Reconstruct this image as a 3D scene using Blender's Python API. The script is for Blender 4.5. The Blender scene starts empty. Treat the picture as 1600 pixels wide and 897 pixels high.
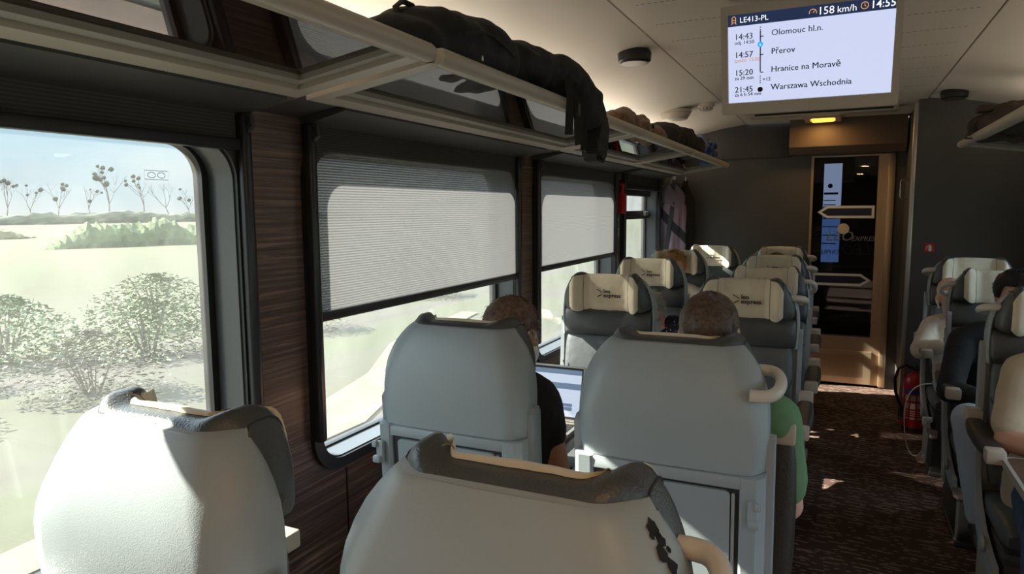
import bpy, bmesh, math, random
from mathutils import Vector, Matrix, Euler, noise
from mathutils.geometry import tessellate_polygon
sc = bpy.context.scene
COL = sc.collection
PI = math.pi
random.seed(7)

# ------------------------------------------------------------------ camera
F_PX = 1080.0
cam_d = bpy.data.cameras.new('camera'); cam = bpy.data.objects.new('camera', cam_d); COL.objects.link(cam)
cam_d.sensor_fit = 'HORIZONTAL'; cam_d.sensor_width = 36.0; cam_d.lens = 36.0 * F_PX / 1600.0
cam_d.clip_start = 0.02; cam_d.clip_end = 2000
# world axes seen in camera axes (x right, y up, z into the picture), from the vanishing points
fw = Vector(((1312 - 800) / F_PX, -(325 - 448.5) / F_PX, 1.0)).normalized()
hz = Vector((1.0, 0.0073, 0.0))
up = fw.cross(hz).normalized()
if up.y < 0: up = -up
rt = up.cross(fw)
if rt.x < 0: rt = -rt
Mw = Matrix((rt, fw, up))
cam.matrix_world = Matrix.Translation((0, 0, 1.51)) @ Matrix((
    (Mw[0][0], Mw[0][1], -Mw[0][2]), (Mw[1][0], Mw[1][1], -Mw[1][2]), (Mw[2][0], Mw[2][1], -Mw[2][2]))).to_4x4()
sc.camera = cam
sc.view_settings.view_transform = 'Standard'; sc.view_settings.look = 'None'
sc.view_settings.gamma = 1.0; sc.view_settings.use_curve_mapping = False
sc.view_settings.exposure = 1.34

# ------------------------------------------------------------------ sky and sun
SKY = 2.2; SUN = 11
w = bpy.data.worlds.new('world'); sc.world = w; w.use_nodes = True
nt = w.node_tree; nt.nodes.clear()
out = nt.nodes.new('ShaderNodeOutputWorld'); bg = nt.nodes.new('ShaderNodeBackground')
tc = nt.nodes.new('ShaderNodeTexCoord'); sp = nt.nodes.new('ShaderNodeSeparateXYZ'); cr = nt.nodes.new('ShaderNodeValToRGB')
nz = nt.nodes.new('ShaderNodeTexNoise'); nz.inputs['Scale'].default_value = 3.0; nz.inputs['Detail'].default_value = 5
mp = nt.nodes.new('ShaderNodeMapping'); mp.inputs['Scale'].default_value = (1, 1, 3.5)
ad = nt.nodes.new('ShaderNodeMath'); ad.operation = 'MULTIPLY_ADD'; ad.inputs[1].default_value = 0.16
nt.links.new(tc.outputs['Generated'], mp.inputs[0]); nt.links.new(mp.outputs[0], nz.inputs['Vector'])
nt.links.new(tc.outputs['Generated'], sp.inputs[0]); nt.links.new(nz.outputs['Fac'], ad.inputs[0]); nt.links.new(sp.outputs['Z'], ad.inputs[2])
nt.links.new(ad.outputs[0], cr.inputs[0])
e = cr.color_ramp.elements
e[0].position = 0.05; e[0].color = (0.152, 0.155, 0.155, 1); e[1].position = 0.75; e[1].color = (0.660, 0.820, 1.000, 1)
x = e.new(0.11); x.color = (0.135, 0.147, 0.155, 1)
x = e.new(0.17); x.color = (0.102, 0.140, 0.167, 1)
x = e.new(0.24); x.color = (0.102, 0.147, 0.184, 1)
x = e.new(0.36); x.color = (.44, .55, .68, 1)
nt.links.new(cr.outputs[0], bg.inputs[0]); bg.inputs[1].default_value = SKY; nt.links.new(bg.outputs[0], out.inputs[0])
sun_d = bpy.data.lights.new('sun', 'SUN'); sun_d.energy = SUN; sun_d.angle = 0.009; sun_d.color = (1, .93, .82)
sun = bpy.data.objects.new('sun', sun_d); COL.objects.link(sun)
SUN_DIR = Vector((1.0, 0.22, -0.69)).normalized()
sun.rotation_euler = SUN_DIR.to_track_quat('-Z', 'Y').to_euler()
FILL_LAMP = 0.30; FILL_STRIP = 1.2            # strength of the added fill lamps and hidden rack strips (W, scaled further down)

# ------------------------------------------------------------------ materials
MAT = {}
def pmat(name, col, rough=.5, metal=0, bump=0, bscale=80, vary=0, vscale=6, emit=None, estr=0, coat=0, sheen=0, spec=.5, stretch=None):
    if name in MAT: return MAT[name]
    m = bpy.data.materials.new(name); m.use_nodes = True
    nt = m.node_tree; b = nt.nodes['Principled BSDF']
    b.inputs['Base Color'].default_value = (*col, 1); b.inputs['Roughness'].default_value = rough
    b.inputs['Metallic'].default_value = metal; b.inputs['Coat Weight'].default_value = coat
    b.inputs['Sheen Weight'].default_value = sheen; b.inputs['Specular IOR Level'].default_value = spec
    tc = nt.nodes.new('ShaderNodeTexCoord'); vec = tc.outputs['Object']
    if stretch:
        mp = nt.nodes.new('ShaderNodeMapping'); mp.inputs['Scale'].default_value = stretch
        nt.links.new(vec, mp.inputs[0]); vec = mp.outputs[0]
    if vary:
        n = nt.nodes.new('ShaderNodeTexNoise'); n.inputs['Scale'].default_value = vscale; n.inputs['Detail'].default_value = 4
        r = nt.nodes.new('ShaderNodeValToRGB'); el = r.color_ramp.elements
        el[0].position = .3; el[1].position = .7
        el[0].color = (*[max(0, c * (1 - vary)) for c in col], 1); el[1].color = (*[min(1, c * (1 + vary)) for c in col], 1)
        nt.links.new(vec, n.inputs['Vector']); nt.links.new(n.outputs['Fac'], r.inputs[0]); nt.links.new(r.outputs[0], b.inputs['Base Color'])
    if bump:
        n2 = nt.nodes.new('ShaderNodeTexNoise'); n2.inputs['Scale'].default_value = bscale; n2.inputs['Detail'].default_value = 3
        bp = nt.nodes.new('ShaderNodeBump'); bp.inputs['Strength'].default_value = bump; bp.inputs['Distance'].default_value = .004
        nt.links.new(vec, n2.inputs['Vector']); nt.links.new(n2.outputs['Fac'], bp.inputs['Height']); nt.links.new(bp.outputs[0], b.inputs['Normal'])
    if emit:
        b.inputs['Emission Color'].default_value = (*emit, 1); b.inputs['Emission Strength'].default_value = estr
    MAT[name] = m; return m

def nodes(name):
    m = bpy.data.materials.new(name); m.use_nodes = True
    nt = m.node_tree; MAT[name] = m
    return m, nt, nt.nodes['Principled BSDF'], nt.nodes['Material Output'], nt.nodes.new, nt.links.new
def math_n(N, L, op, a, b=None, c=None):
    n = N('ShaderNodeMath'); n.operation = op
    for i, v in enumerate((a, b, c)):
        if v is None: continue
        if isinstance(v, (int, float)): n.inputs[i].default_value = v
        else: L(v, n.inputs[i])
    return n.outputs[0]

shell_m = pmat('seat_plastic', (.335, .385, .40), .42, bump=.12, bscale=420, vary=.03, vscale=3)
shell2_m = pmat('seat_plastic_lower', (.32, .365, .38), .45, bump=.1, bscale=420)
groove_m = pmat('dark_groove', (.03, .032, .034), .6)
leather_m = pmat('grey_leather', (.060, .066, .068), .36, bump=.35, bscale=230, vary=.12, vscale=9, spec=.6)
leather2_m = pmat('seat_leather', (.085, .094, .097), .42, bump=.5, bscale=26, vary=.15, vscale=7, spec=.55)
cream_m = pmat('cream_cover', (.70, .62, .47), .75, bump=.9, bscale=22, vary=.08, vscale=8, sheen=.2)
seam_m = pmat('cover_seam', (.26, .21, .14), .8)
logo_m = pmat('logo_print', (.05, .045, .035), .7)
beige_m = pmat('beige_plastic', (.44, .37, .30), .45)
ring_m = pmat('handle_plastic', (.62, .58, .51), .38)
pad_m = pmat('armrest_pad', (.03, .025, .022), .45, bump=.3, bscale=150)
frame_m = pmat('seat_frame_paint', (.33, .36, .38), .4)
black_m = pmat('black_rubber', (.012, .012, .013), .42)
blackgloss_m = pmat('black_paint', (.018, .019, .021), .3, spec=.5)
darkgrey_m = pmat('charcoal_panel', (.055, .053, .052), .55, bump=.08, bscale=300)
wallgrey_m = pmat('dark_wall_laminate', (.078, .073, .068), .5, bump=.06, bscale=250, vary=.06, vscale=4)
rack_m = pmat('rack_enamel', (.46, .41, .335), .38)
rackgrey_m = pmat('rack_inner_frame', (.30, .27, .23), .45)
bronze_m = pmat('bronze_aluminium', (.62, .46, .31), .36, metal=.75, bump=.05, bscale=300)
alu_m = pmat('brushed_aluminium', (.55, .52, .47), .35, metal=.85)
steel_m = pmat('steel', (.6, .6, .6), .25, metal=1)
white_m = pmat('white_paint', (.8, .8, .78), .5)
navy_m = pmat('navy_print', (.012, .016, .05), .5)
greyprint_refl_m = pmat('grey_print_reflection', (.12, .13, .16), .6)
ghost_m = pmat('etched_and_reflected_lettering', (.22, .23, .24), .6)
ceil_m = pmat('ceiling_panel', (.66, .62, .54), .5, bump=.05, bscale=200)
skin_m = pmat('skin', (.52, .27, .18), .5, bump=.15, bscale=160, vary=.10, vscale=14)
skin2_m = pmat('skin_pale', (.60, .36, .26), .5, bump=.12, bscale=160, vary=.08, vscale=14)
red_m = pmat('red_enamel', (.45, .012, .014), .3)
def solid(name, col, rough=.8, **k): return pmat(name, col, rough, **k)

# wood veneer, horizontal streaks along the carriage
m, nt, B, O, N, L = nodes('macassar_veneer'); wood_m = m
tc = N('ShaderNodeTexCoord'); mp = N('ShaderNodeMapping'); mp.inputs['Scale'].default_value = (1, .9, 42); mp.inputs['Rotation'].default_value = (.10, 0, 0)
L(tc.outputs['Object'], mp.inputs[0])
n1 = N('ShaderNodeTexNoise'); n1.inputs['Scale'].default_value = 2.2; n1.inputs['Detail'].default_value = 6; n1.inputs['Roughness'].default_value = .7; n1.inputs['Distortion'].default_value = .5
L(mp.outputs[0], n1.inputs['Vector'])
r = N('ShaderNodeValToRGB'); el = r.color_ramp.elements
el[0].position = .32; el[0].color = (.040, .025, .019, 1); el[1].position = .80; el[1].color = (.62, .38, .26, 1)
q = el.new(.52); q.color = (.125, .078, .060, 1)
q = el.new(.63); q.color = (.25, .158, .12, 1)
L(n1.outputs['Fac'], r.inputs[0]); L(r.outputs[0], B.inputs['Base Color']); B.inputs['Roughness'].default_value = .38

# carpet with short pale dashes in two slants
m, nt, B, O, N, L = nodes('carpet'); carpet_m = m
tc = N('ShaderNodeTexCoord'); col_out = None
base = N('ShaderNodeTexNoise'); base.inputs['Scale'].default_value = 260; L(tc.outputs['Object'], base.inputs['Vector'])
br = N('ShaderNodeValToRGB'); br.color_ramp.elements[0].color = (.042, .020, .013, 1); br.color_ramp.elements[1].color = (.085, .043, .030, 1)
L(base.outputs['Fac'], br.inputs[0]); masks = []
for ang, sx, sy, off, ln, wd in ((.42, 7.5, 26, (.0, .0), .30, .10), (-.12, 8.5, 24, (.37, .21), .28, .10), (.2, 22, 34, (.11, .73), .22, .13)):
    mp = N('ShaderNodeMapping'); mp.inputs['Rotation'].default_value = (0, 0, ang); mp.inputs['Scale'].default_value = (sx, sy, 1); mp.inputs['Location'].default_value = (*off, 0)
    L(tc.outputs['Object'], mp.inputs[0]); s = N('ShaderNodeSeparateXYZ'); L(mp.outputs[0], s.inputs[0])
    row = math_n(N, L, 'FLOOR', s.outputs['Y'])
    wn = N('ShaderNodeTexWhiteNoise'); wn.noise_dimensions = '1D'; L(row, wn.inputs['W'])
    ux = math_n(N, L, 'ADD', s.outputs['X'], wn.outputs['Value'])
    fx = math_n(N, L, 'FLOOR', ux)
    cb = N('ShaderNodeCombineXYZ'); L(fx, cb.inputs[0]); L(row, cb.inputs[1])
    wn2 = N('ShaderNodeTexWhiteNoise'); wn2.noise_dimensions = '2D'; L(cb.outputs[0], wn2.inputs['Vector'])
    keep = math_n(N, L, 'GREATER_THAN', wn2.outputs['Value'], .50)
    du = math_n(N, L, 'ABSOLUTE', math_n(N, L, 'SUBTRACT', math_n(N, L, 'FRACT', ux), .5))
    dv = math_n(N, L, 'ABSOLUTE', math_n(N, L, 'SUBTRACT', math_n(N, L, 'FRACT', s.outputs['Y']), .5))
    mk = math_n(N, L, 'MULTIPLY', math_n(N, L, 'LESS_THAN', du, ln), math_n(N, L, 'LESS_THAN', dv, wd))
    masks.append(math_n(N, L, 'MULTIPLY', mk, keep))
mk = math_n(N, L, 'MAXIMUM', masks[0], math_n(N, L, 'MAXIMUM', masks[1], masks[2]))
mx = N('ShaderNodeMix'); mx.data_type = 'RGBA'; L(mk, mx.inputs['Factor']); L(br.outputs[0], mx.inputs['A']); mx.inputs['B'].default_value = (.27, .18, .145, 1)
L(mx.outputs['Result'], B.inputs['Base Color']); B.inputs['Roughness'].default_value = .95

# ceiling panel with rows of slits
m, nt, B, O, N, L = nodes('perforated_ceiling'); perf_m = m
tc = N('ShaderNodeTexCoord'); s = N('ShaderNodeSeparateXYZ'); L(tc.outputs['Object'], s.inputs[0])
fy = math_n(N, L, 'ABSOLUTE', math_n(N, L, 'SUBTRACT', math_n(N, L, 'FRACT', math_n(N, L, 'MULTIPLY', s.outputs['Y'], 3.4)), .5))
fx = math_n(N, L, 'FRACT', math_n(N, L, 'MULTIPLY', s.outputs['X'], 45))
ax = math_n(N, L, 'ABSOLUTE', math_n(N, L, 'ADD', s.outputs['X'], .125))
mk = math_n(N, L, 'MULTIPLY', math_n(N, L, 'LESS_THAN', fy, .014), math_n(N, L, 'LESS_THAN', fx, .62))
mk = math_n(N, L, 'MULTIPLY', mk, math_n(N, L, 'GREATER_THAN', ax, .30)); mk = math_n(N, L, 'MULTIPLY', mk, math_n(N, L, 'LESS_THAN', ax, .56))
mx = N('ShaderNodeMix'); mx.data_type = 'RGBA'; L(mk, mx.inputs['Factor']); mx.inputs['A'].default_value = (.62, .58, .50, 1); mx.inputs['B'].default_value = (.15, .13, .11, 1)
L(mx.outputs['Result'], B.inputs['Base Color']); B.inputs['Roughness'].default_value = .5

# window glass: clear, a little dusty
def glass(name, tint, dust, refl=.06, dustcol=(.9, .9, .85)):
    m, nt, B, O, N, L = nodes(name)
    nt.nodes.remove(B)
    t = N('ShaderNodeBsdfTransparent'); t.inputs[0].default_value = (*tint, 1)
    g = N('ShaderNodeBsdfGlossy'); g.inputs['Roughness'].default_value = .01
    fr = N('ShaderNodeLayerWeight'); fr.inputs['Blend'].default_value = .5     # Schlick, the same from both faces
    f3 = math_n(N, L, 'MULTIPLY_ADD', math_n(N, L, 'POWER', fr.outputs['Facing'], 5.0), .9, refl)
    mx = N('ShaderNodeMixShader'); L(f3, mx.inputs[0]); L(t.outputs[0], mx.inputs[1]); L(g.outputs[0], mx.inputs[2]); o = mx.outputs[0]
    if dust:
        tr = N('ShaderNodeBsdfTranslucent'); tr.inputs[0].default_value = (*dustcol, 1)
        n = N('ShaderNodeTexNoise'); n.inputs['Scale'].default_value = 5; n.inputs['Detail'].default_value = 6
        tc = N('ShaderNodeTexCoord'); L(tc.outputs['Object'], n.inputs['Vector'])
        dm = math_n(N, L, 'MULTIPLY', n.outputs['Fac'], dust * 2)
        m2 = N('ShaderNodeMixShader'); L(dm, m2.inputs[0]); L(o, m2.inputs[1]); L(tr.outputs[0], m2.inputs[2]); o = m2.outputs[0]
    L(o, O.inputs[0]); return m
winglass_m = glass('window_glass', (.95, .97, .95), .016, .03)
rackglass_m = glass('smoked_rack_glass', (.16, .15, .14), 0, .16)
doorglass_m = glass('door_glass', (.55, .57, .62), 0, .05)

# pleated translucent blind
m, nt, B, O, N, L = nodes('blind_fabric'); blind_m = m
nt.nodes.remove(B)
tc = N('ShaderNodeTexCoord'); s = N('ShaderNodeSeparateXYZ'); L(tc.outputs['Object'], s.inputs[0])
st = math_n(N, L, 'SINE', math_n(N, L, 'MULTIPLY', s.outputs['Z'], 2 * PI / .0085))
st = math_n(N, L, 'MULTIPLY_ADD', st, .5, .5)
t = N('ShaderNodeBsdfTransparent'); t.inputs[0].default_value = (.9, .9, .9, 1)
d = N('ShaderNodeBsdfDiffuse'); d.inputs[0].default_value = (.26, .25, .24, 1)
tl = N('ShaderNodeBsdfTranslucent'); tl.inputs[0].default_value = (.195, .195, .20, 1)
m1 = N('ShaderNodeMixShader'); m1.inputs[0].default_value = .68; L(d.outputs[0], m1.inputs[1]); L(tl.outputs[0], m1.inputs[2])
m2 = N('ShaderNodeMixShader'); L(math_n(N, L, 'MULTIPLY_ADD', st, .28, .12), m2.inputs[0]); L(m1.outputs[0], m2.inputs[1]); L(t.outputs[0], m2.inputs[2])
L(m2.outputs[0], O.inputs[0])

# ------------------------------------------------------------------ mesh helpers
VOXEL_SCALE = 1.0
WORK = bpy.data.scenes.new('work')      # scratch scene in which skins are fused; removed at the end
def finish(bm, name, mat, parent=None, smooth=35, loc=None, rot=None, kind=None):
    me = bpy.data.meshes.new(name)
    bmesh.ops.recalc_face_normals(bm, faces=bm.faces[:])
    bm.to_mesh(me); bm.free()
    if smooth:
        me.shade_smooth(); me.set_sharp_from_angle(angle=math.radians(smooth))
    o = bpy.data.objects.new(name, me); COL.objects.link(o)
    for mm in (mat if isinstance(mat, (list, tuple)) else [mat]): me.materials.append(mm)
    if parent: o.parent = parent
    if loc: o.location = loc
    if rot: o.rotation_euler = rot
    if kind: o['kind'] = kind
    return o
def tag(o, label, cat, group=None, kind=None):
    o['label'] = label; o['category'] = cat
    if group: o['group'] = group
    if kind: o['kind'] = kind
    return o
def thing(name, label, cat, loc=(0, 0, 0), rz=0, group=None):
    o = bpy.data.objects.new(name, None); COL.objects.link(o); o.empty_display_size = .05
    o.location = loc; o.rotation_euler = (0, 0, rz)
    return tag(o, label, cat, group)
def copy_tree(o, parent=None):
    c = o.copy(); COL.objects.link(c)
    if parent: c.parent = parent
    for ch in list(o.children): copy_tree(ch, c)
    return c
def BM(): return bmesh.new()
def box(bm, c, s, bev=0, rot=None, seg=2):
    g = bmesh.ops.create_cube(bm, size=1.0); vs = g['verts']
    bmesh.ops.scale(bm, vec=s, verts=vs)
    if bev:
        es = list({e for v in vs for e in v.link_edges})
        r = bmesh.ops.bevel(bm, geom=es, offset=bev, segments=seg, profile=.5, affect='EDGES')
        vs = list({v for f in r['faces'] for v in f.verts} | {v for v in vs if v.is_valid})
        vs = [v for v in vs if v.is_valid]
    if rot: bmesh.ops.rotate(bm, cent=(0, 0, 0), matrix=Euler(rot).to_matrix(), verts=vs)
    bmesh.ops.translate(bm, vec=c, verts=vs); return vs
def bridge(bm, rings, closed=True, cap=True):
    L = [[bm.verts.new(p) for p in r] for r in rings]; n = len(L[0])
    for a, b in zip(L, L[1:]):
        for i in range(n if closed else n - 1):
            j = (i + 1) % n
            try: bm.faces.new((a[i], a[j], b[j], b[i]))
            except ValueError: pass
    if cap and closed:
        for r in (L[0], L[-1]):
            try: bm.faces.new(r)
            except ValueError: pass
    return L
def frames(pts, closed=False):
    P = [Vector(p) for p in pts]; n = len(P); T = []
    for i in range(n):
        a = P[(i - 1) % n] if closed or i > 0 else P[i]; b = P[(i + 1) % n] if closed or i < n - 1 else P[i]
        T.append((b - a).normalized())
    ref = Vector((0, 0, 1)) if abs(T[0].z) < .9 else Vector((1, 0, 0)); out = []; u = T[0].cross(ref).normalized()
    for t in T:
        u = (u - t * u.dot(t)).normalized(); out.append((t, u, t.cross(u)))
    return P, out
def tube(bm, pts, r, seg=10, closed=False, flat=1.0, cap=True):
    P, fr = frames(pts, closed); rings = []
    for i, (p, (t, u, v)) in enumerate(zip(P, fr)):
        rr = r[i] if isinstance(r, (list, tuple)) else r
        rings.append([p + u * math.cos(a) * rr + v * math.sin(a) * rr * flat for a in (2 * PI * k / seg for k in range(seg))])
    if closed: rings.append(rings[0][:])
    bridge(bm, rings, True, cap and not closed)
    if closed: bmesh.ops.remove_doubles(bm, verts=bm.verts[:], dist=1e-6)
def ribbon(bm, pts, wvec, width, th=.0025):
    """flat strap along pts; wvec = direction of its width"""
    P, fr = frames(pts); rings = []; wv0 = Vector(wvec).normalized()
    for p, (t, u, v) in zip(P, fr):
        wv = (wv0 - t * wv0.dot(t)).normalized(); nn = t.cross(wv)
        a = wv * width / 2; b = nn * th / 2
        rings.append([p - a - b, p + a - b, p + a + b, p - a + b])
    bridge(bm, rings)
def lathe(bm, prof, c=(0, 0, 0), seg=28, axis='Z'):
    rings = []
    for r, h in prof:
        ring = []
        for k in range(seg):
            a = 2 * PI * k / seg; x, y = r * math.cos(a), r * math.sin(a)
            p = {'Z': (x, y, h), 'Y': (x, h, y), 'X': (h, x, y)}[axis]
            ring.append(Vector(p) + Vector(c))
        rings.append(ring)
    bridge(bm, rings)
def area2(p): return sum(a[0] * b[1] - b[0] * a[1] for a, b in zip(p, p[1:] + p[:1]))
def plate(bm, outer, holes, mp, w0, w1):
    """solid plate: 2D outline with holes, mapped by mp(u, v, w), between w0 and w1"""
    loops = [list(outer)] + [list(h) for h in holes]
    tri = tessellate_polygon([[Vector((p[0], p[1], 0)) for p in l] for l in loops])
    flat = [p for l in loops for p in l]
    A = [bm.verts.new(mp(p[0], p[1], w0)) for p in flat]; Bv = [bm.verts.new(mp(p[0], p[1], w1)) for p in flat]
    for t in tri:
        try: bm.faces.new([A[i] for i in t]); bm.faces.new([Bv[i] for i in reversed(t)])
        except ValueError: pass
    k = 0
    for l in loops:
        n = len(l)
        for i in range(n):
            a, b = k + i, k + (i + 1) % n
            bm.faces.new((A[a], A[b], Bv[b], Bv[a]))
        k += n
def rrect(u0, v0, u1, v1, r, n=8):
    rs = r if isinstance(r, (list, tuple)) else (r,) * 4; pts = []
    for (cu, cv, a0), rr in zip(((u1, v0, -PI / 2), (u1, v1, 0), (u0, v1, PI / 2), (u0, v0, PI)), rs):
        if rr <= 0: pts.append((cu, cv)); continue
        cu2 = cu - rr if cu == u1 else cu + rr; cv2 = cv - rr if cv == v1 else cv + rr
        pts += [(cu2 + rr * math.cos(a0 + PI / 2 * k / n), cv2 + rr * math.sin(a0 + PI / 2 * k / n)) for k in range(n + 1)]
    return pts
def rect(u0, v0, u1, v1): return [(u0, v0), (u1, v0), (u1, v1), (u0, v1)]
MX = lambda u, v, w: (w, u, v)      # plate in a wall along the carriage: u = y, v = z, w = x
MY = lambda u, v, w: (u, w, v)      # plate facing along the carriage: u = x, v = z, w = y
MZ = lambda u, v, w: (u, v, w)
def ellipsoid(bm, c, r, rot=None, u=20, v=12):
    g = bmesh.ops.create_uvsphere(bm, u_segments=u, v_segments=v, radius=1); vs = g['verts']
    bmesh.ops.scale(bm, vec=r, verts=vs)
    if rot is not None: bmesh.ops.rotate(bm, cent=(0, 0, 0), matrix=(rot if isinstance(rot, Matrix) else Euler(rot).to_matrix()), verts=vs)
    bmesh.ops.translate(bm, vec=c, verts=vs); return vs
def capsule(bm, a, b, ra, rb, seg=14, flat=None):
    a = Vector(a); b = Vector(b); t = (b - a).normalized()
    ref = Vector((0, 0, 1)) if abs(t.z) < .9 else Vector((0, 1, 0))
    u = t.cross(ref).normalized(); v = t.cross(u); rings = []
    st = [(a - t * ra * math.cos(k), ra * math.sin(k)) for k in (.15, .5, .95, PI / 2)] + \
         [(b + t * rb * math.cos(k), rb * math.sin(k)) for k in (PI / 2, .95, .5, .15)]
    for p, r in st: rings.append([p + u * r * math.cos(2 * PI * k / seg) + v * r * math.sin(2 * PI * k / seg) for k in range(seg)])
    bridge(bm, rings)
def fuse(bm, voxel, name, mat, parent=None, smooth_it=3, disp=0, dscale=20):
    """one continuous skin over overlapping solids"""
    me = bpy.data.meshes.new('tmp'); bmesh.ops.recalc_face_normals(bm, faces=bm.faces[:]); bm.to_mesh(me); bm.free()
    o = bpy.data.objects.new('tmp', me); WORK.collection.objects.link(o)
    md = o.modifiers.new('r', 'REMESH'); md.mode = 'VOXEL'; md.voxel_size = voxel * VOXEL_SCALE
    if smooth_it:
        ms = o.modifiers.new('s', 'SMOOTH'); ms.iterations = smooth_it; ms.factor = .5
    vl = WORK.view_layers[0]; vl.update(); dg = vl.depsgraph
    me2 = bpy.data.meshes.new_from_object(o.evaluated_get(dg)); bpy.data.objects.remove(o); bpy.data.meshes.remove(me)
    if disp:
        for vtx in me2.vertices:
            q = noise.noise(vtx.co * dscale) * disp + noise.noise(vtx.co * dscale * 2.7) * disp * .4
            vtx.co += vtx.normal * q
    me2.name = name; me2.materials.clear(); me2.materials.append(mat); me2.shade_smooth()
    o2 = bpy.data.objects.new(name, me2); COL.objects.link(o2)
    if parent: o2.parent = parent
    return o2
def text_mesh(s, size, bold=0, align='LEFT', shear=0, depth=.0006):
    cu = bpy.data.curves.new('t', 'FONT'); cu.body = s; cu.size = size; cu.offset = bold; cu.align_x = align
    cu.shear = shear; cu.extrude = depth; cu.resolution_u = 2
    o = bpy.data.objects.new('t', cu); WORK.collection.objects.link(o)
    vl = WORK.view_layers[0]; vl.update(); dg = vl.depsgraph
    me = bpy.data.meshes.new_from_object(o.evaluated_get(dg)); bpy.data.objects.remove(o); bpy.data.curves.remove(cu)
    me.materials.clear(); return me
def add_text(bm, s, size, M, bold=0, align='LEFT', shear=0, depth=.0006):
    me = text_mesh(s, size, bold, align, shear, depth); me.transform(M); bm.from_mesh(me); bpy.data.meshes.remove(me)
def smoothstep(a, b, x):
    t = max(0, min(1, (x - a) / (b - a))); return t * t * (3 - 2 * t)
def lerp_table(tab, z):
    if z <= tab[0][0]: return tab[0][1:]
    for p, q in zip(tab, tab[1:]):
        if z <= q[0]:
            t = (z - p[0]) / (q[0] - p[0]); return [a + (b - a) * t for a, b in zip(p[1:], q[1:])]
    return tab[-1][1:]
# ------------------------------------------------------------------ carriage shell
XL, XR, YE, YP = -1.47, 1.22, 6.45, 5.45      # left wall, right wall, end wall, right partition
def struct(o): o['kind'] = 'structure'; return o
bm = BM(); box(bm, (-.125, 1.6, -.05), (2.9, 13.4, .1)); struct(finish(bm, 'floor', carpet_m, smooth=0))
HOLES_L = [(-3.59, -2.10), (-1.85, -.365), (-.11, 1.375), (1.665, 3.125), (3.405, 4.785), (5.04, 6.10)]
HOLES_R = [(-3.59, -2.10), (-1.85, -.365), (-.11, 1.375), (1.665, 3.125), (3.405, 4.785)]
WZ0, WZ1 = .70, 1.70
bm = BM(); plate(bm, rect(-5, 0, 6.6, 2.2), [rrect(a - .004, WZ0 - .004, b + .004, WZ1 + .004, .11) for a, b in HOLES_L], MX, XL, -1.60)
struct(finish(bm, 'wall_left', wood_m, smooth=0))
bm = BM(); plate(bm, rect(-5, 0, 6.6, 2.2), [rrect(a - .004, WZ0 - .004, b + .004, WZ1 + .004, .11) for a, b in HOLES_R], MX, XR, 1.35)
struct(finish(bm, 'wall_right', wood_m, smooth=0))
bm = BM(); plate(bm, rect(XL, 0, XR, 2.3), [], MY, -5.0, -5.1); struct(finish(bm, 'wall_back', wallgrey_m, smooth=0))
bm = BM(); plate(bm, rect(XL, 0, .47, 2.3), [rect(-.235, 0, .40, 1.95)], MY, YE, YE + .12); struct(finish(bm, 'wall_end', wallgrey_m, smooth=0))
bm = BM(); box(bm, (-.925, YE - .02, 2.10), (1.05, .04, .31), .004); struct(finish(bm, 'trim_1', darkgrey_m))
bm = BM(); plate(bm, rect(.455, 0, XR, 2.25), [], MY, YP, YP + .06); struct(finish(bm, 'wall_partition', wallgrey_m, smooth=0))
bm = BM(); plate(bm, rect(YP + .06, 0, YE, 2.3), [], MX, .47, .53); struct(finish(bm, 'wall_niche', wallgrey_m, smooth=0))
bm = BM(); box(bm, (.442, YP + .02, 1.11), (.026, .05, 2.2), .006); o = struct(finish(bm, 'trim_2', alu_m))
bm = BM(); box(bm, (.26 + .7, YP - .008, .04), (.50, .016, .08), .003); struct(finish(bm, 'baseboard_partition', black_m))
# veneer panel joints on the left wall
for k, (y0, z1) in enumerate(((1.795, .655), (3.27, .66))):
    bm = BM(); box(bm, (XL + .001, y0, z1 / 2), (.004, .005, z1)); struct(finish(bm, 'trim_%d' % (3 + k), black_m))
bm = BM(); box(bm, (XL + .02, 2.2, .09), (.05, 8.4, .18), .01); struct(finish(bm, 'baseboard_left', black_m))

# ceiling: raised flat middle, sides falling away to the walls
def ceil_strip(prof, name, mat, th=.04, y0=-5.0, y1=6.55):
    bm = BM(); up = [(x, z + th) for x, z in prof]
    ring = list(prof) + up[::-1]
    bridge(bm, [[(x, y0, z) for x, z in ring], [(x, y1, z) for x, z in ring]])
    return struct(finish(bm, name, mat, smooth=40))
cp = [(-1.62, 2.04), (-1.45, 2.085), (-1.30, 2.13), (-1.14, 2.172), (-.95, 2.213), (-.765, 2.236)]
ceil_strip(cp + [(-.757, 2.25)], 'ceiling', ceil_m)
ceil_strip([(.507, 2.25), (.515, 2.236)] + [(-.25 - x, z) for x, z in cp[::-1]][1:], 'ceiling', ceil_m)
ceil_strip([(-.752, 2.232), (.502, 2.232)], 'ceiling', perf_m, th=.05, y1=6.40)
for k, x in enumerate((-.755, .505)):
    bm = BM(); box(bm, (x, .7, 2.246), (.012, 11.4, .012)); struct(finish(bm, 'trim_%d' % (5 + k), groove_m))
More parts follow.
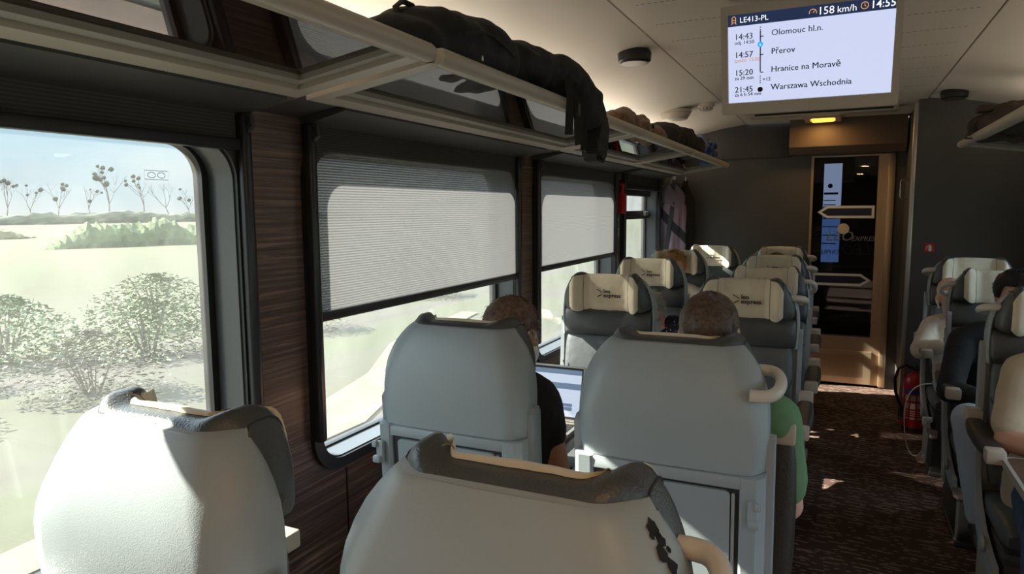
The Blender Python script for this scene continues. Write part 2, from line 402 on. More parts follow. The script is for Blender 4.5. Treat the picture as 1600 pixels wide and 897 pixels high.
# windows of the left wall (and those of the right wall, which let the daylight in)
sill_m = pmat('sill_paint', (.075, .08, .085), .25, spec=.6)
def window(n, y0, y1, x_in, sgn, transom=False):
    X = lambda d: x_in + sgn * d                # d metres outwards from the inner wall face
    bm = BM(); plate(bm, rrect(y0 - .036, WZ0 - .03, y1 + .036, WZ1 + .03, .125, 10), [rrect(y0 + .004, WZ0 + .004, y1 - .004, WZ1 - .004, .10, 10)], MX, X(-.016), X(.002))
    fr = struct(finish(bm, 'window_%d' % n, black_m))
    bm = BM(); plate(bm, rrect(y0 - .002, WZ0 - .002, y1 + .002, WZ1 + .002, .108, 10), [rrect(y0 + .008, WZ0 + .008, y1 - .008, WZ1 - .008, .10, 10)], MX, X(-.004), X(.125))
    finish(bm, 'window_reveal', sill_m, fr)
    bm = BM(); plate(bm, rrect(y0 + .002, WZ0 + .002, y1 - .002, WZ1 - .002, .10, 10), [rrect(y0 + .03, WZ0 + .014, y1 - .03, WZ1 - .012, .085, 10)], MX, X(.085), X(.118))
    finish(bm, 'window_gasket', black_m, fr)
    if transom:
        bm = BM(); box(bm, (X(.085), (y0 + y1) / 2, 1.465), (.05, y1 - y0 - .02, .07), .008)
        box(bm, (X(.07), (y0 + y1) / 2, 1.645), (.05, y1 - y0 - .02, .05), .006)
        finish(bm, 'transom', blackgloss_m, fr)
        bm = BM(); box(bm, (X(.06), y1 - .14, 1.475), (.05, .12, .035), .012); finish(bm, 'transom_latch', alu_m, fr)
    bm = BM(); plate(bm, rrect(y0 + .02, WZ0 + .008, y1 - .02, WZ1 - .008, .09, 10), [], MX, X(.100), X(.104))
    finish(bm, 'window_pane', winglass_m, fr, smooth=0)
    return fr
for i, (a, b) in enumerate(HOLES_L[2:]): window(i + 1, a, b, XL, -1, i == 3)
for i, (a, b) in enumerate(HOLES_R): window(i + 5, a, b, XR, 1)
for i, (a, b) in enumerate(HOLES_L[:2]): window(i + 10, a, b, XL, -1)
# maker's mark etched in the nearest pane
bm = BM()
for k in (0, 1):
    tube(bm, [(XL - .099, 1.205 + k * .028 + .011 * math.cos(t), 1.605 + .007 * math.sin(t)) for t in (2 * PI * q / 14 for q in range(14))], .0008, 4, True)
plateq = [(1.185, 1.594), (1.252, 1.594), (1.252, 1.616), (1.185, 1.616)]
tube(bm, [(XL - .099, *p) for p in plateq], .0007, 4, True)
o = finish(bm, 'etched_mark', pmat('etch_grey', (.30, .34, .38), .6), bpy.data.objects['window_1'], smooth=0)

# ------------------------------------------------------------------ roller blinds
def blind(label, y0, y1, zb):
    t = thing('window_blind', label, 'blind', (XL, (y0 + y1) / 2, zb), 0, 'pleated blinds along the left windows')
    off = Vector(t.location)
    def put(bm, *a, **k): bmesh.ops.translate(bm, vec=-off, verts=bm.verts[:]); return finish(bm, *a, parent=t, **k)
    bm = BM(); pr = [(XL + .0, 1.808), (-1.30, 1.808), (-1.30, 1.800), (-1.435, 1.772), (XL, 1.772)]
    bridge(bm, [[(x, y0 - .03, z) for x, z in pr], [(x, y1 + .03, z) for x, z in pr]]); put(bm, 'cassette', darkgrey_m, smooth=20)
    bm = BM(); box(bm, (XL + .018, (y0 + y1) / 2, (zb + 1.775) / 2), (.0012, y1 - y0 - .006, 1.775 - zb)); put(bm, 'blind_fabric', blind_m, smooth=0)
    bm = BM(); box(bm, (XL + .020, (y0 + y1) / 2, zb - .012), (.024, y1 - y0 + .004, .030), .005); put(bm, 'bottom_bar', black_m)
    for yy in (y0 - .02, y1 + .018):
        bm = BM(); box(bm, (XL + .024, yy, (1.775 + .79) / 2), (.036, .034, 1.775 - .79), .012, seg=3); put(bm, 'guide_rail', blackgloss_m)
        bm = BM(); tube(bm, [(XL + .02, yy, 1.775), (XL + .055, yy, 1.765), (XL + .06, yy, 1.735), (XL + .045, yy, 1.725)], .007, 8); put(bm, 'bracket_hook', darkgrey_m)
    return t
blind('rolled up blind above the big clear window at far left', -.11, 1.375, 1.70)
blind('pleated grey blind pulled halfway down over the middle window', 1.668, 3.122, 1.195)
blind('smaller lowered grey blind beside the red hammer box', 3.408, 4.782, 1.205)
blind('rolled up blind over the barred far window by the coat', 5.04, 6.10, 1.69)

# ------------------------------------------------------------------ luggage racks
def rack(label, y0, y1, side=1, x_front=-.885, x_wall=-1.295):
    S = lambda x: x if side > 0 else -.25 - x
    t = thing('luggage_rack', label, 'luggage rack', (S(x_front), y0, 1.87), 0, 'luggage rack modules')
    off = Vector(t.location)
    def put(bm, *a, **k): bmesh.ops.translate(bm, vec=-off, verts=bm.verts[:]); return finish(bm, *a, parent=t, **k)
    def pz(x): return 1.806 + (x - x_wall) / (x_front - x_wall) * .062
    bm = BM()                                              # front rail: fat rounded lip
    ring = [(x_front + .022 * math.cos(a) * (1.0), 1.878 + .0225 * math.sin(a)) for a in (2 * PI * k / 18 for k in range(18))]
    ring = [(x + (-.02 if x < x_front - .012 else 0), z) for x, z in ring]
    bridge(bm, [[(S(x_front + (x - x_front) * q), y, 1.878 + (z - 1.878) * q) for x, z in ring] for y, q in ((y0 + .0, .86), (y0 + .012, 1), (y1 - .012, 1), (y1, .86))])
    put(bm, 'front_rail', rack_m)
    def slab(bm, xa, xb, ya, yb, dz0, dz1):
        P = [(xa, ya), (xb, ya), (xb, yb), (xa, yb)]
        bridge(bm, [[(S(x), y, pz(x) + dz0) for x, y in P], [(S(x), y, pz(x) + dz1) for x, y in P]])
    bm = BM(); slab(bm, x_wall, x_wall + .052, y0, y1, 0, .022); put(bm, 'wall_rail', rack_m, smooth=20)
    for ya, yb in ((y0, y0 + .05), (y1 - .05, y1)):
        bm = BM(); slab(bm, x_wall + .052, x_front - .01, ya, yb, 0, .022); put(bm, 'cross_arm', rack_m, smooth=20)
    bm = BM()
    for xa, xb, ya, yb in ((x_wall + .06, x_wall + .088, y0 + .06, y1 - .06), (x_wall + .088, x_front - .02, y0 + .06, y0 + .085), (x_wall + .088, x_front - .02, y1 - .085, y1 - .06)):
        slab(bm, xa, xb, ya, yb, .010, .030)
    put(bm, 'inner_frame', rackgrey_m, smooth=20)
    bm = BM(); slab(bm, x_wall + .03, x_front - .004, y0 + .02, y1 - .02, .0235, .0300); put(bm, 'glass_shelf', rackglass_m, smooth=0)
    bm = BM(); slab(bm, x_wall - .175, x_wall + .0, y0, y1, .010, .028); put(bm, 'wall_bracket', darkgrey_m, smooth=20)
    bm = BM(); tube(bm, [(S(x_wall - .10), y0 + .05, 1.862), (S(x_wall - .10), y1 - .05, 1.862)], .011, 8); put(bm, 'fill_strip', pmat('fill_strip_glow', (.5, .45, .4), .4, emit=(1, .86, .70), estr=1.2))  # glowing tube added out of sight on the rack, as ceiling fill
    ld = bpy.data.lights.new('fill_strip_light', 'AREA'); ld.shape = 'RECTANGLE'; ld.size = .03; ld.size_y = y1 - y0 - .1; ld.energy = FILL_STRIP * (y1 - y0); ld.color = (1, .87, .71)  # added upward fill light that brightens the ceiling
    lo = bpy.data.objects.new('fill_strip_light', ld); COL.objects.link(lo); lo.parent = t; lo.location = Vector((S(x_wall - .10), (y0 + y1) / 2, 1.876)) - off; lo.rotation_euler = (PI, 0, 0)
    return t
rack('cream and smoked glass rack above the near window, left of the joint', -1.1, 1.435)
rack('rack module carrying the two black backpacks', 1.47, 3.29)
rack('rack module under the brown cloth beyond the backpacks', 3.32, 4.60)
rack('last left rack module ending at the dark end wall', 4.63, 6.2)
rack('luggage rack on the right with the brown bag, tip by the partition', 2.6, 4.9, -1)

# ------------------------------------------------------------------ end wall: sliding door, header, lamp
bm = BM(); pr = [(YE, 1.955), (6.30, 1.955), (6.24, 2.01), (6.24, 2.235), (YE, 2.235)]
bridge(bm, [[(-.40, y, z) for y, z in pr], [(.452, y, z) for y, z in pr]]); struct(finish(bm, 'trim_7', pmat('header_panel', (.105, .075, .052), .5, bump=.05), smooth=20))
d_root = None
bm = BM(); plate(bm, rect(-.232, .015, .398, 1.948), [rect(-.212, .42, .275, 1.935)], MY, YE + .02, YE + .06)
door = struct(finish(bm, 'door_1', bronze_m, smooth=20))
bm = BM(); box(bm, (.372, YE - .004, .98), (.05, .03, 1.94), .006); finish(bm, 'door_post', bronze_m, door)
bm = BM(); plate(bm, rect(-.213, .30, .276, 1.936), [], MY, YE + .036, YE + .042); finish(bm, 'door_glass', doorglass_m, door, smooth=0)
bm = BM(); plate(bm, rect(-.212, .295, .276, .43), [], MY, YE + .03, YE + .05); finish(bm, 'door_lower_band', wallgrey_m, door, smooth=0)
bm = BM(); plate(bm, rect(-.215, .02, .29, .30), [rect(-.185, .075, .235, .265)], MY, YE + .008, YE + .03)
for k in range(17): box(bm, (.025, YE + .018, .081 + k * .0113), (.42, .012, .006), rot=(0, 0, 0))
finish(bm, 'door_grille', bronze_m, door, smooth=20)
bm = BM(); plate(bm, rrect(.298, .76, .318, .94, .008), [rrect(.303, .775, .313, .925, .004)], MY, YE + .014, YE + .022); finish(bm, 'door_pull', alu_m, door)
def arrow(x0, x1, zc, left, yy, mo, mi, h=.052):
    tip = .075
    def outline(e):
        if left: return [(x1 - e, zc - h + e), (x1 - e, zc + h - e), (x0 + tip + e * .3, zc + h - e), (x0 + e * 1.5, zc), (x0 + tip + e * .3, zc - h + e)]
        return [(x0 + e, zc + h - e), (x0 + e, zc - h + e), (x1 - tip - e * .3, zc - h + e), (x1 - e * 1.5, zc), (x1 - tip - e * .3, zc + h - e)]
    bm = BM(); plate(bm, outline(0), [outline(.021)], MY, yy, yy + .001); finish(bm, 'arrow_outline', mo, door, smooth=0)
    bm = BM(); plate(bm, outline(.021), [], MY, yy + .0002, yy + .0008); finish(bm, 'arrow_field', mi, door, smooth=0)
arrow(-.170, .262, 1.476, True, YE + .030, white_m, navy_m)
arrow(-.190, .258, .905, False, YE + .030, white_m, navy_m)
arrow(-.085, .275, .985, True, YE + .10, greyprint_refl_m, black_m, .04)  # dim copy modelled in place of an arrow's reflection
RX90 = Matrix.Rotation(PI / 2, 4, 'X')
bm = BM(); add_text(bm, 'LEO', .115, Matrix.Translation((-.10, YE + .033, 1.235)) @ RX90, 0, shear=.25)
add_text(bm, 'EXPRESS', .055, Matrix.Translation((.095, YE + .033, 1.235)) @ RX90, 0, shear=.25); finish(bm, 'door_lettering', ghost_m, door, smooth=0)
bm = BM(); M_ = Matrix.Translation((.26, YE + .105, 1.115)) @ Matrix.Scale(-1, 4, (1, 0, 0)) @ RX90  # faint mirrored copy standing in for the lettering's second-layer reflection
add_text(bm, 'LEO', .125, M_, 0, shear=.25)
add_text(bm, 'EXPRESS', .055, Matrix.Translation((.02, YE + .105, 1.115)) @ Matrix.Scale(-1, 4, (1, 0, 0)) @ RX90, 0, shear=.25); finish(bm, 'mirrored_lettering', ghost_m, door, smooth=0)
for x, z, y, r, mm in ((.035, 1.335, YE + .028, .045, cream_m), (.115, 1.375, YE + .11, .038, greyprint_refl_m)):
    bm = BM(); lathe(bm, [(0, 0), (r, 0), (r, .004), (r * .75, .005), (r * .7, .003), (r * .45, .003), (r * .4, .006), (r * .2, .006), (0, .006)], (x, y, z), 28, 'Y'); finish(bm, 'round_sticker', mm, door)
# vestibule seen through the door glass
bm = BM()
for s in (-1, 1): box(bm, (.08 + s * .80, 7.45, 1.1), (.06, 1.75, 2.3))
box(bm, (.08, 7.45, 2.25), (1.7, 1.75, .06))
struct(finish(bm, 'wall_vestibule', wallgrey_m, smooth=0))
bm = BM(); plate(bm, rect(-.75, 0, .9, 2.25), [rect(-.165, .93, .01, 1.98)], MY, 8.2, 8.26); struct(finish(bm, 'wall_vestibule_end', wallgrey_m, smooth=0))
frost_m = pmat('frosted_lit_pane', (.4, .5, .7), .4, emit=(.50, .60, .80), estr=.42)  # both panes glow by emission in place of daylight behind them
frost2_m = pmat('frosted_blue_pane', (.1, .2, .5), .4, emit=(.10, .19, .42), estr=.4)
bm = BM(); plate(bm, rect(-.165, 1.53, .01, 1.98), [], MY, 8.21, 8.22); w_ = struct(finish(bm, 'window_20', frost_m, smooth=0))
bm = BM(); plate(bm, rect(-.165, .93, .01, 1.53), [], MY, 8.21, 8.22); finish(bm, 'lower_pane', frost2_m, w_, smooth=0)
bm = BM()
for z, x1, h in ((1.665, -.02, .022), (1.59, -.04, .01), (1.545, -.04, .01), (1.40, -.01, .012), (1.31, -.01, .01), (1.22, -.01, .01), (1.13, -.02, .012)): box(bm, (( -.16 + x1) / 2, 8.205, z), (x1 + .16, .004, h))
lathe(bm, [(.018, 0), (.024, 0), (.024, .004), (.018, .004)], (-.10, 8.203, 1.745), 20, 'Y'); box(bm, (-.10, 8.204, 1.742), (.018, .004, .02))
finish(bm, 'pane_print', navy_m, w_, smooth=0)

# amber emergency lamp and vent slot in the ceiling
t = thing('emergency_lamp', 'lit amber lamp on the ceiling above the sliding door', 'lamp', (-.147, 6.05, 2.232))
bm = BM(); plate(bm, rrect(-.13, -.16, .13, .16, .02), [rrect(-.09, -.12, .09, .12, .03)], MZ, -.035, 0); finish(bm, 'lamp_housing', beige_m, t)
bm = BM(); box(bm, (0, 0, -.022), (.17, .23, .040), .018, seg=3); finish(bm, 'amber_lens', pmat('amber_lens', (.8, .4, .05), .3, emit=(1, .42, .06), estr=1.0), t)
ld = bpy.data.lights.new('amber_light', 'AREA'); ld.energy = .8; ld.size = .15; ld.color = (1, .55, .18)
lo = bpy.data.objects.new('amber_light', ld); COL.objects.link(lo); lo.location = (-.147, 6.05, 2.18)
t = thing('ceiling_vent', 'long white framed slot in the ceiling under the screen', 'vent', (-.15, 5.66, 2.232))
bm = BM(); plate(bm, rrect(-.50, -.036, .50, .004, .004), [rrect(-.465, -.026, .465, -.010, .003)], MY, -.012, .0); box(bm, (0, .06, -.017), (1.0, .12, .034), .004); finish(bm, 'vent_frame', rack_m, t)
bm = BM(); box(bm, (0, -.002, -.018), (.935, .004, .017)); finish(bm, 'vent_slot', black_m, t, smooth=0)

# warm round fill lamps added out of view in the rear ceiling
for k, (x, y) in enumerate(((.36, -.35), (-.61, -1.9), (.36, -3.4))):
    t = thing('fill_lamp', ('round warm fill lamp added over the aisle beside the nearest seats', 'round warm fill lamp added over the left seats at the back', 'round warm fill lamp added over the aisle at the back wall')[k], 'lamp', (x, y, 2.232), 0, 'added round fill lamps')
    bm = BM(); lathe(bm, [(.062, 0), (.080, 0), (.078, -.012), (.066, -.016), (.062, -.010)], seg=32); finish(bm, 'fill_lamp_ring', alu_m, t)
    bm = BM(); lathe(bm, [(0, -.002), (.062, -.002), (.062, -.008), (0, -.010)], seg=32); finish(bm, 'fill_lamp_lens', pmat('warm_fill_lens', (.8, .7, .5), .4, emit=(1, .58, .25), estr=6), t)
    ld = bpy.data.lights.new('fill_lamp_light', 'AREA'); ld.shape = 'DISK'; ld.size = .12; ld.energy = 9 * FILL_LAMP; ld.color = (1, .56, .24)
    lo = bpy.data.objects.new('fill_lamp_light', ld); COL.objects.link(lo); lo.parent = t; lo.location = (0, 0, -.02)

# small fittings on ceiling and walls
def speaker(label, x, y, z):
    t = thing('ceiling_speaker', label, 'speaker', (x, y, z), 0, 'round black ceiling speakers')
    bm = BM(); lathe(bm, [(0, 0), (.070, 0), (.076, -.012), (.074, -.045), (.066, -.052), (.05, -.050), (0, -.050)], seg=32); finish(bm, 'speaker_body', black_m, t)
    bm = BM(); lathe(bm, [(.052, -.052), (.062, -.052), (.062, -.056), (.052, -.056)], seg=32); finish(bm, 'trim_ring', blackgloss_m, t)
speaker('round black speaker on the ceiling left of the screen', -.872, 3.17, 2.226)
speaker('round black speaker on the ceiling above the right rack', .612, 5.12, 2.228)
t = thing('ceiling_dome', 'shallow cream dome on the ceiling above the dark bag', 'ceiling fitting', (-1.07, 4.95, 2.19))
bm = BM(); lathe(bm, [(0, 0), (.098, .0), (.106, -.018), (.104, -.03), (.085, -.058), (.04, -.066), (0, -.068)], seg=36); finish(bm, 'dome_cover', rack_m, t)
bm = BM(); lathe(bm, [(.100, .005), (.115, .005), (.115, -.012), (.100, -.012)], seg=36); finish(bm, 'base_ring', rack_m, t)
t = thing('smoke_detector', 'small round smoke detector right of the ceiling dome', 'smoke detector', (-.855, 4.95, 2.228))
bm = BM(); lathe(bm, [(0, 0), (.055, 0), (.055, -.02), (.045, -.026), (.04, -.045), (.025, -.05), (0, -.05)], seg=28); finish(bm, 'detector_body', rack_m, t)
bm = BM()
for k in range(10): box(bm, (.0405 * math.cos(k * PI / 5), .0405 * math.sin(k * PI / 5), -.035), (.006, .008, .014), rot=None)
finish(bm, 'detector_slots', groove_m, t, smooth=0)

# small red sign with the extinguisher picture
t = thing('fire_sign', 'small red extinguisher pictogram sign on the right partition', 'sign', (.562, YP - .001, 1.238))
bm = BM(); plate(bm, rect(-.030, -.030, .030, .030), [], MY, -.004, 0); finish(bm, 'sign_plate', pmat('sign_red', (.55, .02, .03), .45), t, smooth=0)
bm = BM(); plate(bm, rrect(-.006, -.022, .012, .012, .005), [], MY, -.0052, -.004); plate(bm, rect(-.004, .012, .006, .020), [], MY, -.0052, -.004)
plate(bm, [(-.006, .017), (-.02, .004), (-.02, -.012), (-.016, -.012), (-.016, .002), (-.004, .013)], [], MY, -.0052, -.004); finish(bm, 'extinguisher_pictogram', white_m, t, smooth=0)
# green signs and hammer box between the third and fourth window
def sign(label, z, kind):
    t = thing('green_sign', label, 'sign', (XL + .0015, 4.915, z), 0, 'green rescue signs')
    bm = BM(); plate(bm, rect(-.045, -.042, .045, .042), [], MX, 0, .003); finish(bm, 'sign_plate', pmat('sign_green', (.02, .22, .07), .5), t, smooth=0)
    bm = BM()
    if kind:
        plate(bm, rect(-.032, -.012, .0, .012), [], MX, .003, .0042); plate(bm, [(.0, .022), (.0, -.022), (.03, 0)], [], MX, .003, .0042)
    else:
        plate(bm, rect(-.03, -.03, .03, .03), [rect(-.02, -.02, .02, .02)], MX, .003, .0042); plate(bm, [(-.012, -.016), (.012, .0), (-.012, .016)], [], MX, .003, .0042)
    finish(bm, 'sign_pictogram', white_m, t, smooth=0)
sign('upper small green sign with arrow below the red box', 1.435, True)
sign('lower small green sign with framed picture below the red box', 1.345, False)
t = thing('emergency_hammer_box', 'red emergency hammer holder on the pillar before the far window', 'hammer box', (XL + .0, 4.95, 1.57))
bm = BM(); box(bm, (.028, 0, -.015), (.050, .075, .15), .008); finish(bm, 'holder', red_m, t)
bm = BM(); tube(bm, [(.03, .0, .05), (.03, .0, .115)], .011, 10); box(bm, (.03, .0, .118), (.022, .055, .022), .006); finish(bm, 'hammer', red_m, t)
# grab handle in the niche by the door
t = thing('wall_grab_bar', 'short metal grab bar on the dark niche right of the door', 'grab bar', (.47, 6.1, 1.72))
bm = BM(); tube(bm, [(0, 0, 0), (-.05, 0, 0), (-.055, .0, -.02), (-.055, .0, -.12), (-.05, 0, -.14), (0, 0, -.14)], .008, 10); finish(bm, 'bar', steel_m, t)
bm = BM()
for z in (0, -.14): lathe(bm, [(0, -.004), (.018, -.004), (.018, 0), (0, 0)], (0, 0, z), 16, 'X')
finish(bm, 'bar_rosette', steel_m, t)

# ------------------------------------------------------------------ information screen
tv = thing('information_screen', 'ceiling mounted journey screen listing station stops', 'screen', (-.120, 2.60, 2.030)); tv.rotation_euler = (.26, 0, 0)
W2, H2 = .2565, .148
bm = BM(); plate(bm, rrect(-W2 - .022, -H2 - .040, W2 + .022, H2 + .03, .008), [rect(-W2, -H2, W2, H2)], MY, -.012, .01)
plate(bm, rrect(-W2 - .022, -H2 - .040, W2 + .022, H2 + .03, .008), [], MY, .0102, .055); finish(bm, 'screen_housing', pmat('screen_housing', (.46, .42, .35), .45), tv)
bm = BM(); plate(bm, rect(-W2, -H2, W2, H2), [], MY, .004, .009); finish(bm, 'display', pmat('display_white', (.05, .05, .05), .25, emit=(.56, .61, .83), estr=0.432), tv, smooth=0)
PX = lambda u: -W2 + u * 2 * W2
PZ = lambda v: H2 - v * 2 * H2
bm = BM(); plate(bm, rect(-W2, PZ(.128), W2, H2), [], MY, .003, .004); finish(bm, 'header_bar', pmat('display_navy', (.004, .008, .02), .3, emit=(.012, .022, .06), estr=0.470), tv, smooth=0)
dw = pmat('display_letter_white', (.1, .1, .1), .4, emit=(.9, .92, .95), estr=0.470); dk = pmat('display_letter_dark', (.006, .007, .012), .4)
dg_ = pmat('display_letter_grey', (.03, .033, .045), .4, emit=(.03, .033, .05), estr=0.470); do = pmat('display_letter_orange', (.3, .12, .03), .4, emit=(.45, .16, .04), estr=0.470)
db = pmat('display_blue', (.01, .2, .5), .4, emit=(.02, .35, .8), estr=0.470)
def scr(txts, name, mat):
    for s, u, v, size, bold in txts:
        bm = BM(); add_text(bm, s, size, Matrix.Translation((PX(u), .0015, PZ(v) - size * .36)) @ RX90, bold, depth=.0003)
        if name in ('stop_text', 'time_text', 'past_time_text', 'past_stop_text'): add_text(bm, s, size, Matrix.Translation((PX(u) + .00065, .0016, PZ(v) - size * .36)) @ RX90, 0, depth=.0003)      # heavier strokes
        finish(bm, name, mat, tv, smooth=0)
scr([('LE413-PL', .075, .063, .0245, 0), ('158', .555, .063, .034, 0), ('km/h', .668, .068, .029, 0), ('14:55', .857, .060, .033, .0002)], 'header_text', dw)
scr([('Olomouc hl.n.', .275, .235, .028, 0)], 'past_stop_text', dg_)
scr([('14:43', .04, .245, .028, 0), ('odj. 14:50', .04, .312, .0165, 0)], 'past_time_text', dg_)
scr([('P\u0159erov', .275, .440, .028, 0), ('Hranice na Morav\u011b', .275, .640, .028, 0), ('Warszawa Wschodnia', .275, .842, .028, 0)], 'stop_text', dk)
scr([('14:57', .04, .448, .028, 0), ('15:20', .04, .650, .028, 0), ('21:45', .04, .845, .028, 0), ('za 29 min', .04, .715, .0165, 0), ('za 6 h 54 min', .04, .905, .0165, 0), ('+12', .222, .748, .017, .0001)], 'time_text', dk)
scr([('zpo\u017ed. 15:02', .04, .512, .0165, 0)], 'delay_text', do)
bm = BM(); LXc = PX(.2075)
box(bm, (LXc, .0022, PZ(.43)), (.0035, .002, (.68 - .22) * 2 * H2))
for v in (.165, .19, .71, .735, .76, .785): box(bm, (LXc, .0022, PZ(v)), (.0035, .002, .0035))
for v in (.265, .468, .668): box(bm, (LXc + .005, .0022, PZ(v)), (.011, .002, .003))
lathe(bm, [(.0055, 0), (.0088, 0), (.0088, .0015), (.0055, .0015)], (LXc, .0012, PZ(.862)), 24, 'Y'); lathe(bm, [(0, 0), (.002, 0), (.002, .0015), (0, .0015)], (LXc, .0012, PZ(.862)), 12, 'Y')
finish(bm, 'route_line', dk, tv, smooth=0)
bm = BM(); lathe(bm, [(0, 0), (.0092, 0), (.0092, .0012), (0, .0012)], (LXc, .0006, PZ(.352)), 24, 'Y'); finish(bm, 'position_dot', db, tv, smooth=0)
bm = BM(); plate(bm, [(LXc - .004, PZ(.342)), (LXc, PZ(.37)), (LXc + .004, PZ(.342)), (LXc, PZ(.355))], [], MY, .0001, .0006); finish(bm, 'position_chevron', dw, tv, smooth=0)
bm = BM()
tube(bm, [(PX(.527) + .011 * math.cos(a), .0015, PZ(.075) + .011 * math.sin(a)) for a in (-.3 + k * (PI + .6) / 14 for k in range(15))], .0011, 6); tube(bm, [(PX(.527), .0015, PZ(.075)), (PX(.527) + .006, .0015, PZ(.075) + .006)], .0011, 6)
tube(bm, [(PX(.825) + .0105 * math.cos(a), .0015, PZ(.062) + .0105 * math.sin(a)) for a in (2 * PI * k / 20 for k in range(20))], .0011, 6, True); tube(bm, [(PX(.825), .0015, PZ(.062) + .006), (PX(.825), .0015, PZ(.062)), (PX(.825) + .004, .0015, PZ(.062) - .003)], .001, 6)
tube(bm, [(PX(.038) + a, .0015, PZ(.062) + b) for a, b in ((-.006, -.007), (-.006, .008), (-.002, .012), (.002, .012), (.006, .008), (.006, -.007))], .0012, 6, True); tube(bm, [(PX(.038) - .005, .0015, PZ(.06)), (PX(.038) + .005, .0015, PZ(.06))], .001, 6)
for s in (-1, 1): tube(bm, [(PX(.038) + s * .004, .0015, PZ(.062) - .007), (PX(.038) + s * .008, .0015, PZ(.062) - .013)], .001, 6)
finish(bm, 'header_icons', pmat('display_icon_orange', (.3, .15, .03), .4, emit=(.75, .34, .10), estr=0.470), tv, smooth=0)
bm = BM(); box(bm, (0, .085, .10), (.30, .06, .13), .01); box(bm, (0, .10, .16), (.12, .06, .14), .01); finish(bm, 'ceiling_bracket', beige_m, tv)
# ------------------------------------------------------------------ train seats
PIV = Vector((0, .08, .44))       # reclining pivot of the backrest parts
def back_part(bm, name, mat, root, smooth=35):
    bmesh.ops.translate(bm, vec=-PIV, verts=bm.verts[:]); return finish(bm, name, mat, root, smooth, loc=PIV)
SHELL = [  # z, flat half width of the back, half width of the sides, y back, y front
    (.922, .192, .219, .000, .112), (.960, .195, .222, -.004, .112), (1.000, .195, .223, -.007, .112), (1.035, .192, .223, -.008, .112),
    (1.065, .185, .221, -.006, .112), (1.095, .173, .216, -.001, .112), (1.125, .160, .207, .008, .110), (1.150, .151, .196, .018, .108),
    (1.170, .144, .183, .028, .106), (1.186, .137, .170, .037, .104), (1.197, .132, .158, .046, .100)]
def shell_ring(z, wb, ws, y0, y1):
    r = .040; P = []
    # back face with soft vertical chamfers, then side faces running forward
    half = [(0, y0), (wb * .5, y0 + .0015), (wb * .85, y0 + .004), (wb, y0 + .009), (wb + (ws - wb) * .45, y0 + .026), (ws - .003, y0 + .048), (ws, y0 + .062), (ws, (y0 + .062 + y1) / 2), (ws - .003, y1), (ws - .008, y1 + .003), (ws - .013, y1), (ws - .018, .085), (ws - .05, .072), (.05, .068)]
    P = half + [(0, .068)] + [(-x, y) for x, y in half[:0:-1]]
    return [(x, y, z) for x, y in P]
def wing(x): return smoothstep(.080, .150, abs(x))
def head_profile(x, grow=0, vlo=None, vhi=None, n=26):
    """closed cross-section (y, z) of the headrest cushion at x"""
    a = abs(x); w_ = wing(x); end = max(0, (a - .120) / .084); k = math.sqrt(max(0, 1 - end ** 3)) if end < 1 else 0
    yb = .054 + .052 * smoothstep(.10, .185, a); yf = .128 + .056 * w_; yf = yb + (yf - yb) * (.35 + .65 * k)
    zb = 1.043; zt = 1.206 + .021 * w_ - .125 * end ** 2; zb2 = zb + .020 * end ** 4
    cy, cz = (yb + yf) / 2, (zb2 + zt) / 2; A, B_ = (yf - yb) / 2 + grow, (zt - zb2) / 2 + grow
    P = []
    angs = [2 * PI * i / n for i in range(n)] if vlo is None else [vlo + (vhi - vlo) * i / (n - 1) for i in range(n)]
    for t in angs:
        c, s = math.cos(t), math.sin(t); e_ = 2 / 3.4
        P.append((cy + A * math.copysign(abs(c) ** e_, c), cz + B_ * math.copysign(abs(s) ** e_, s)))
    return P
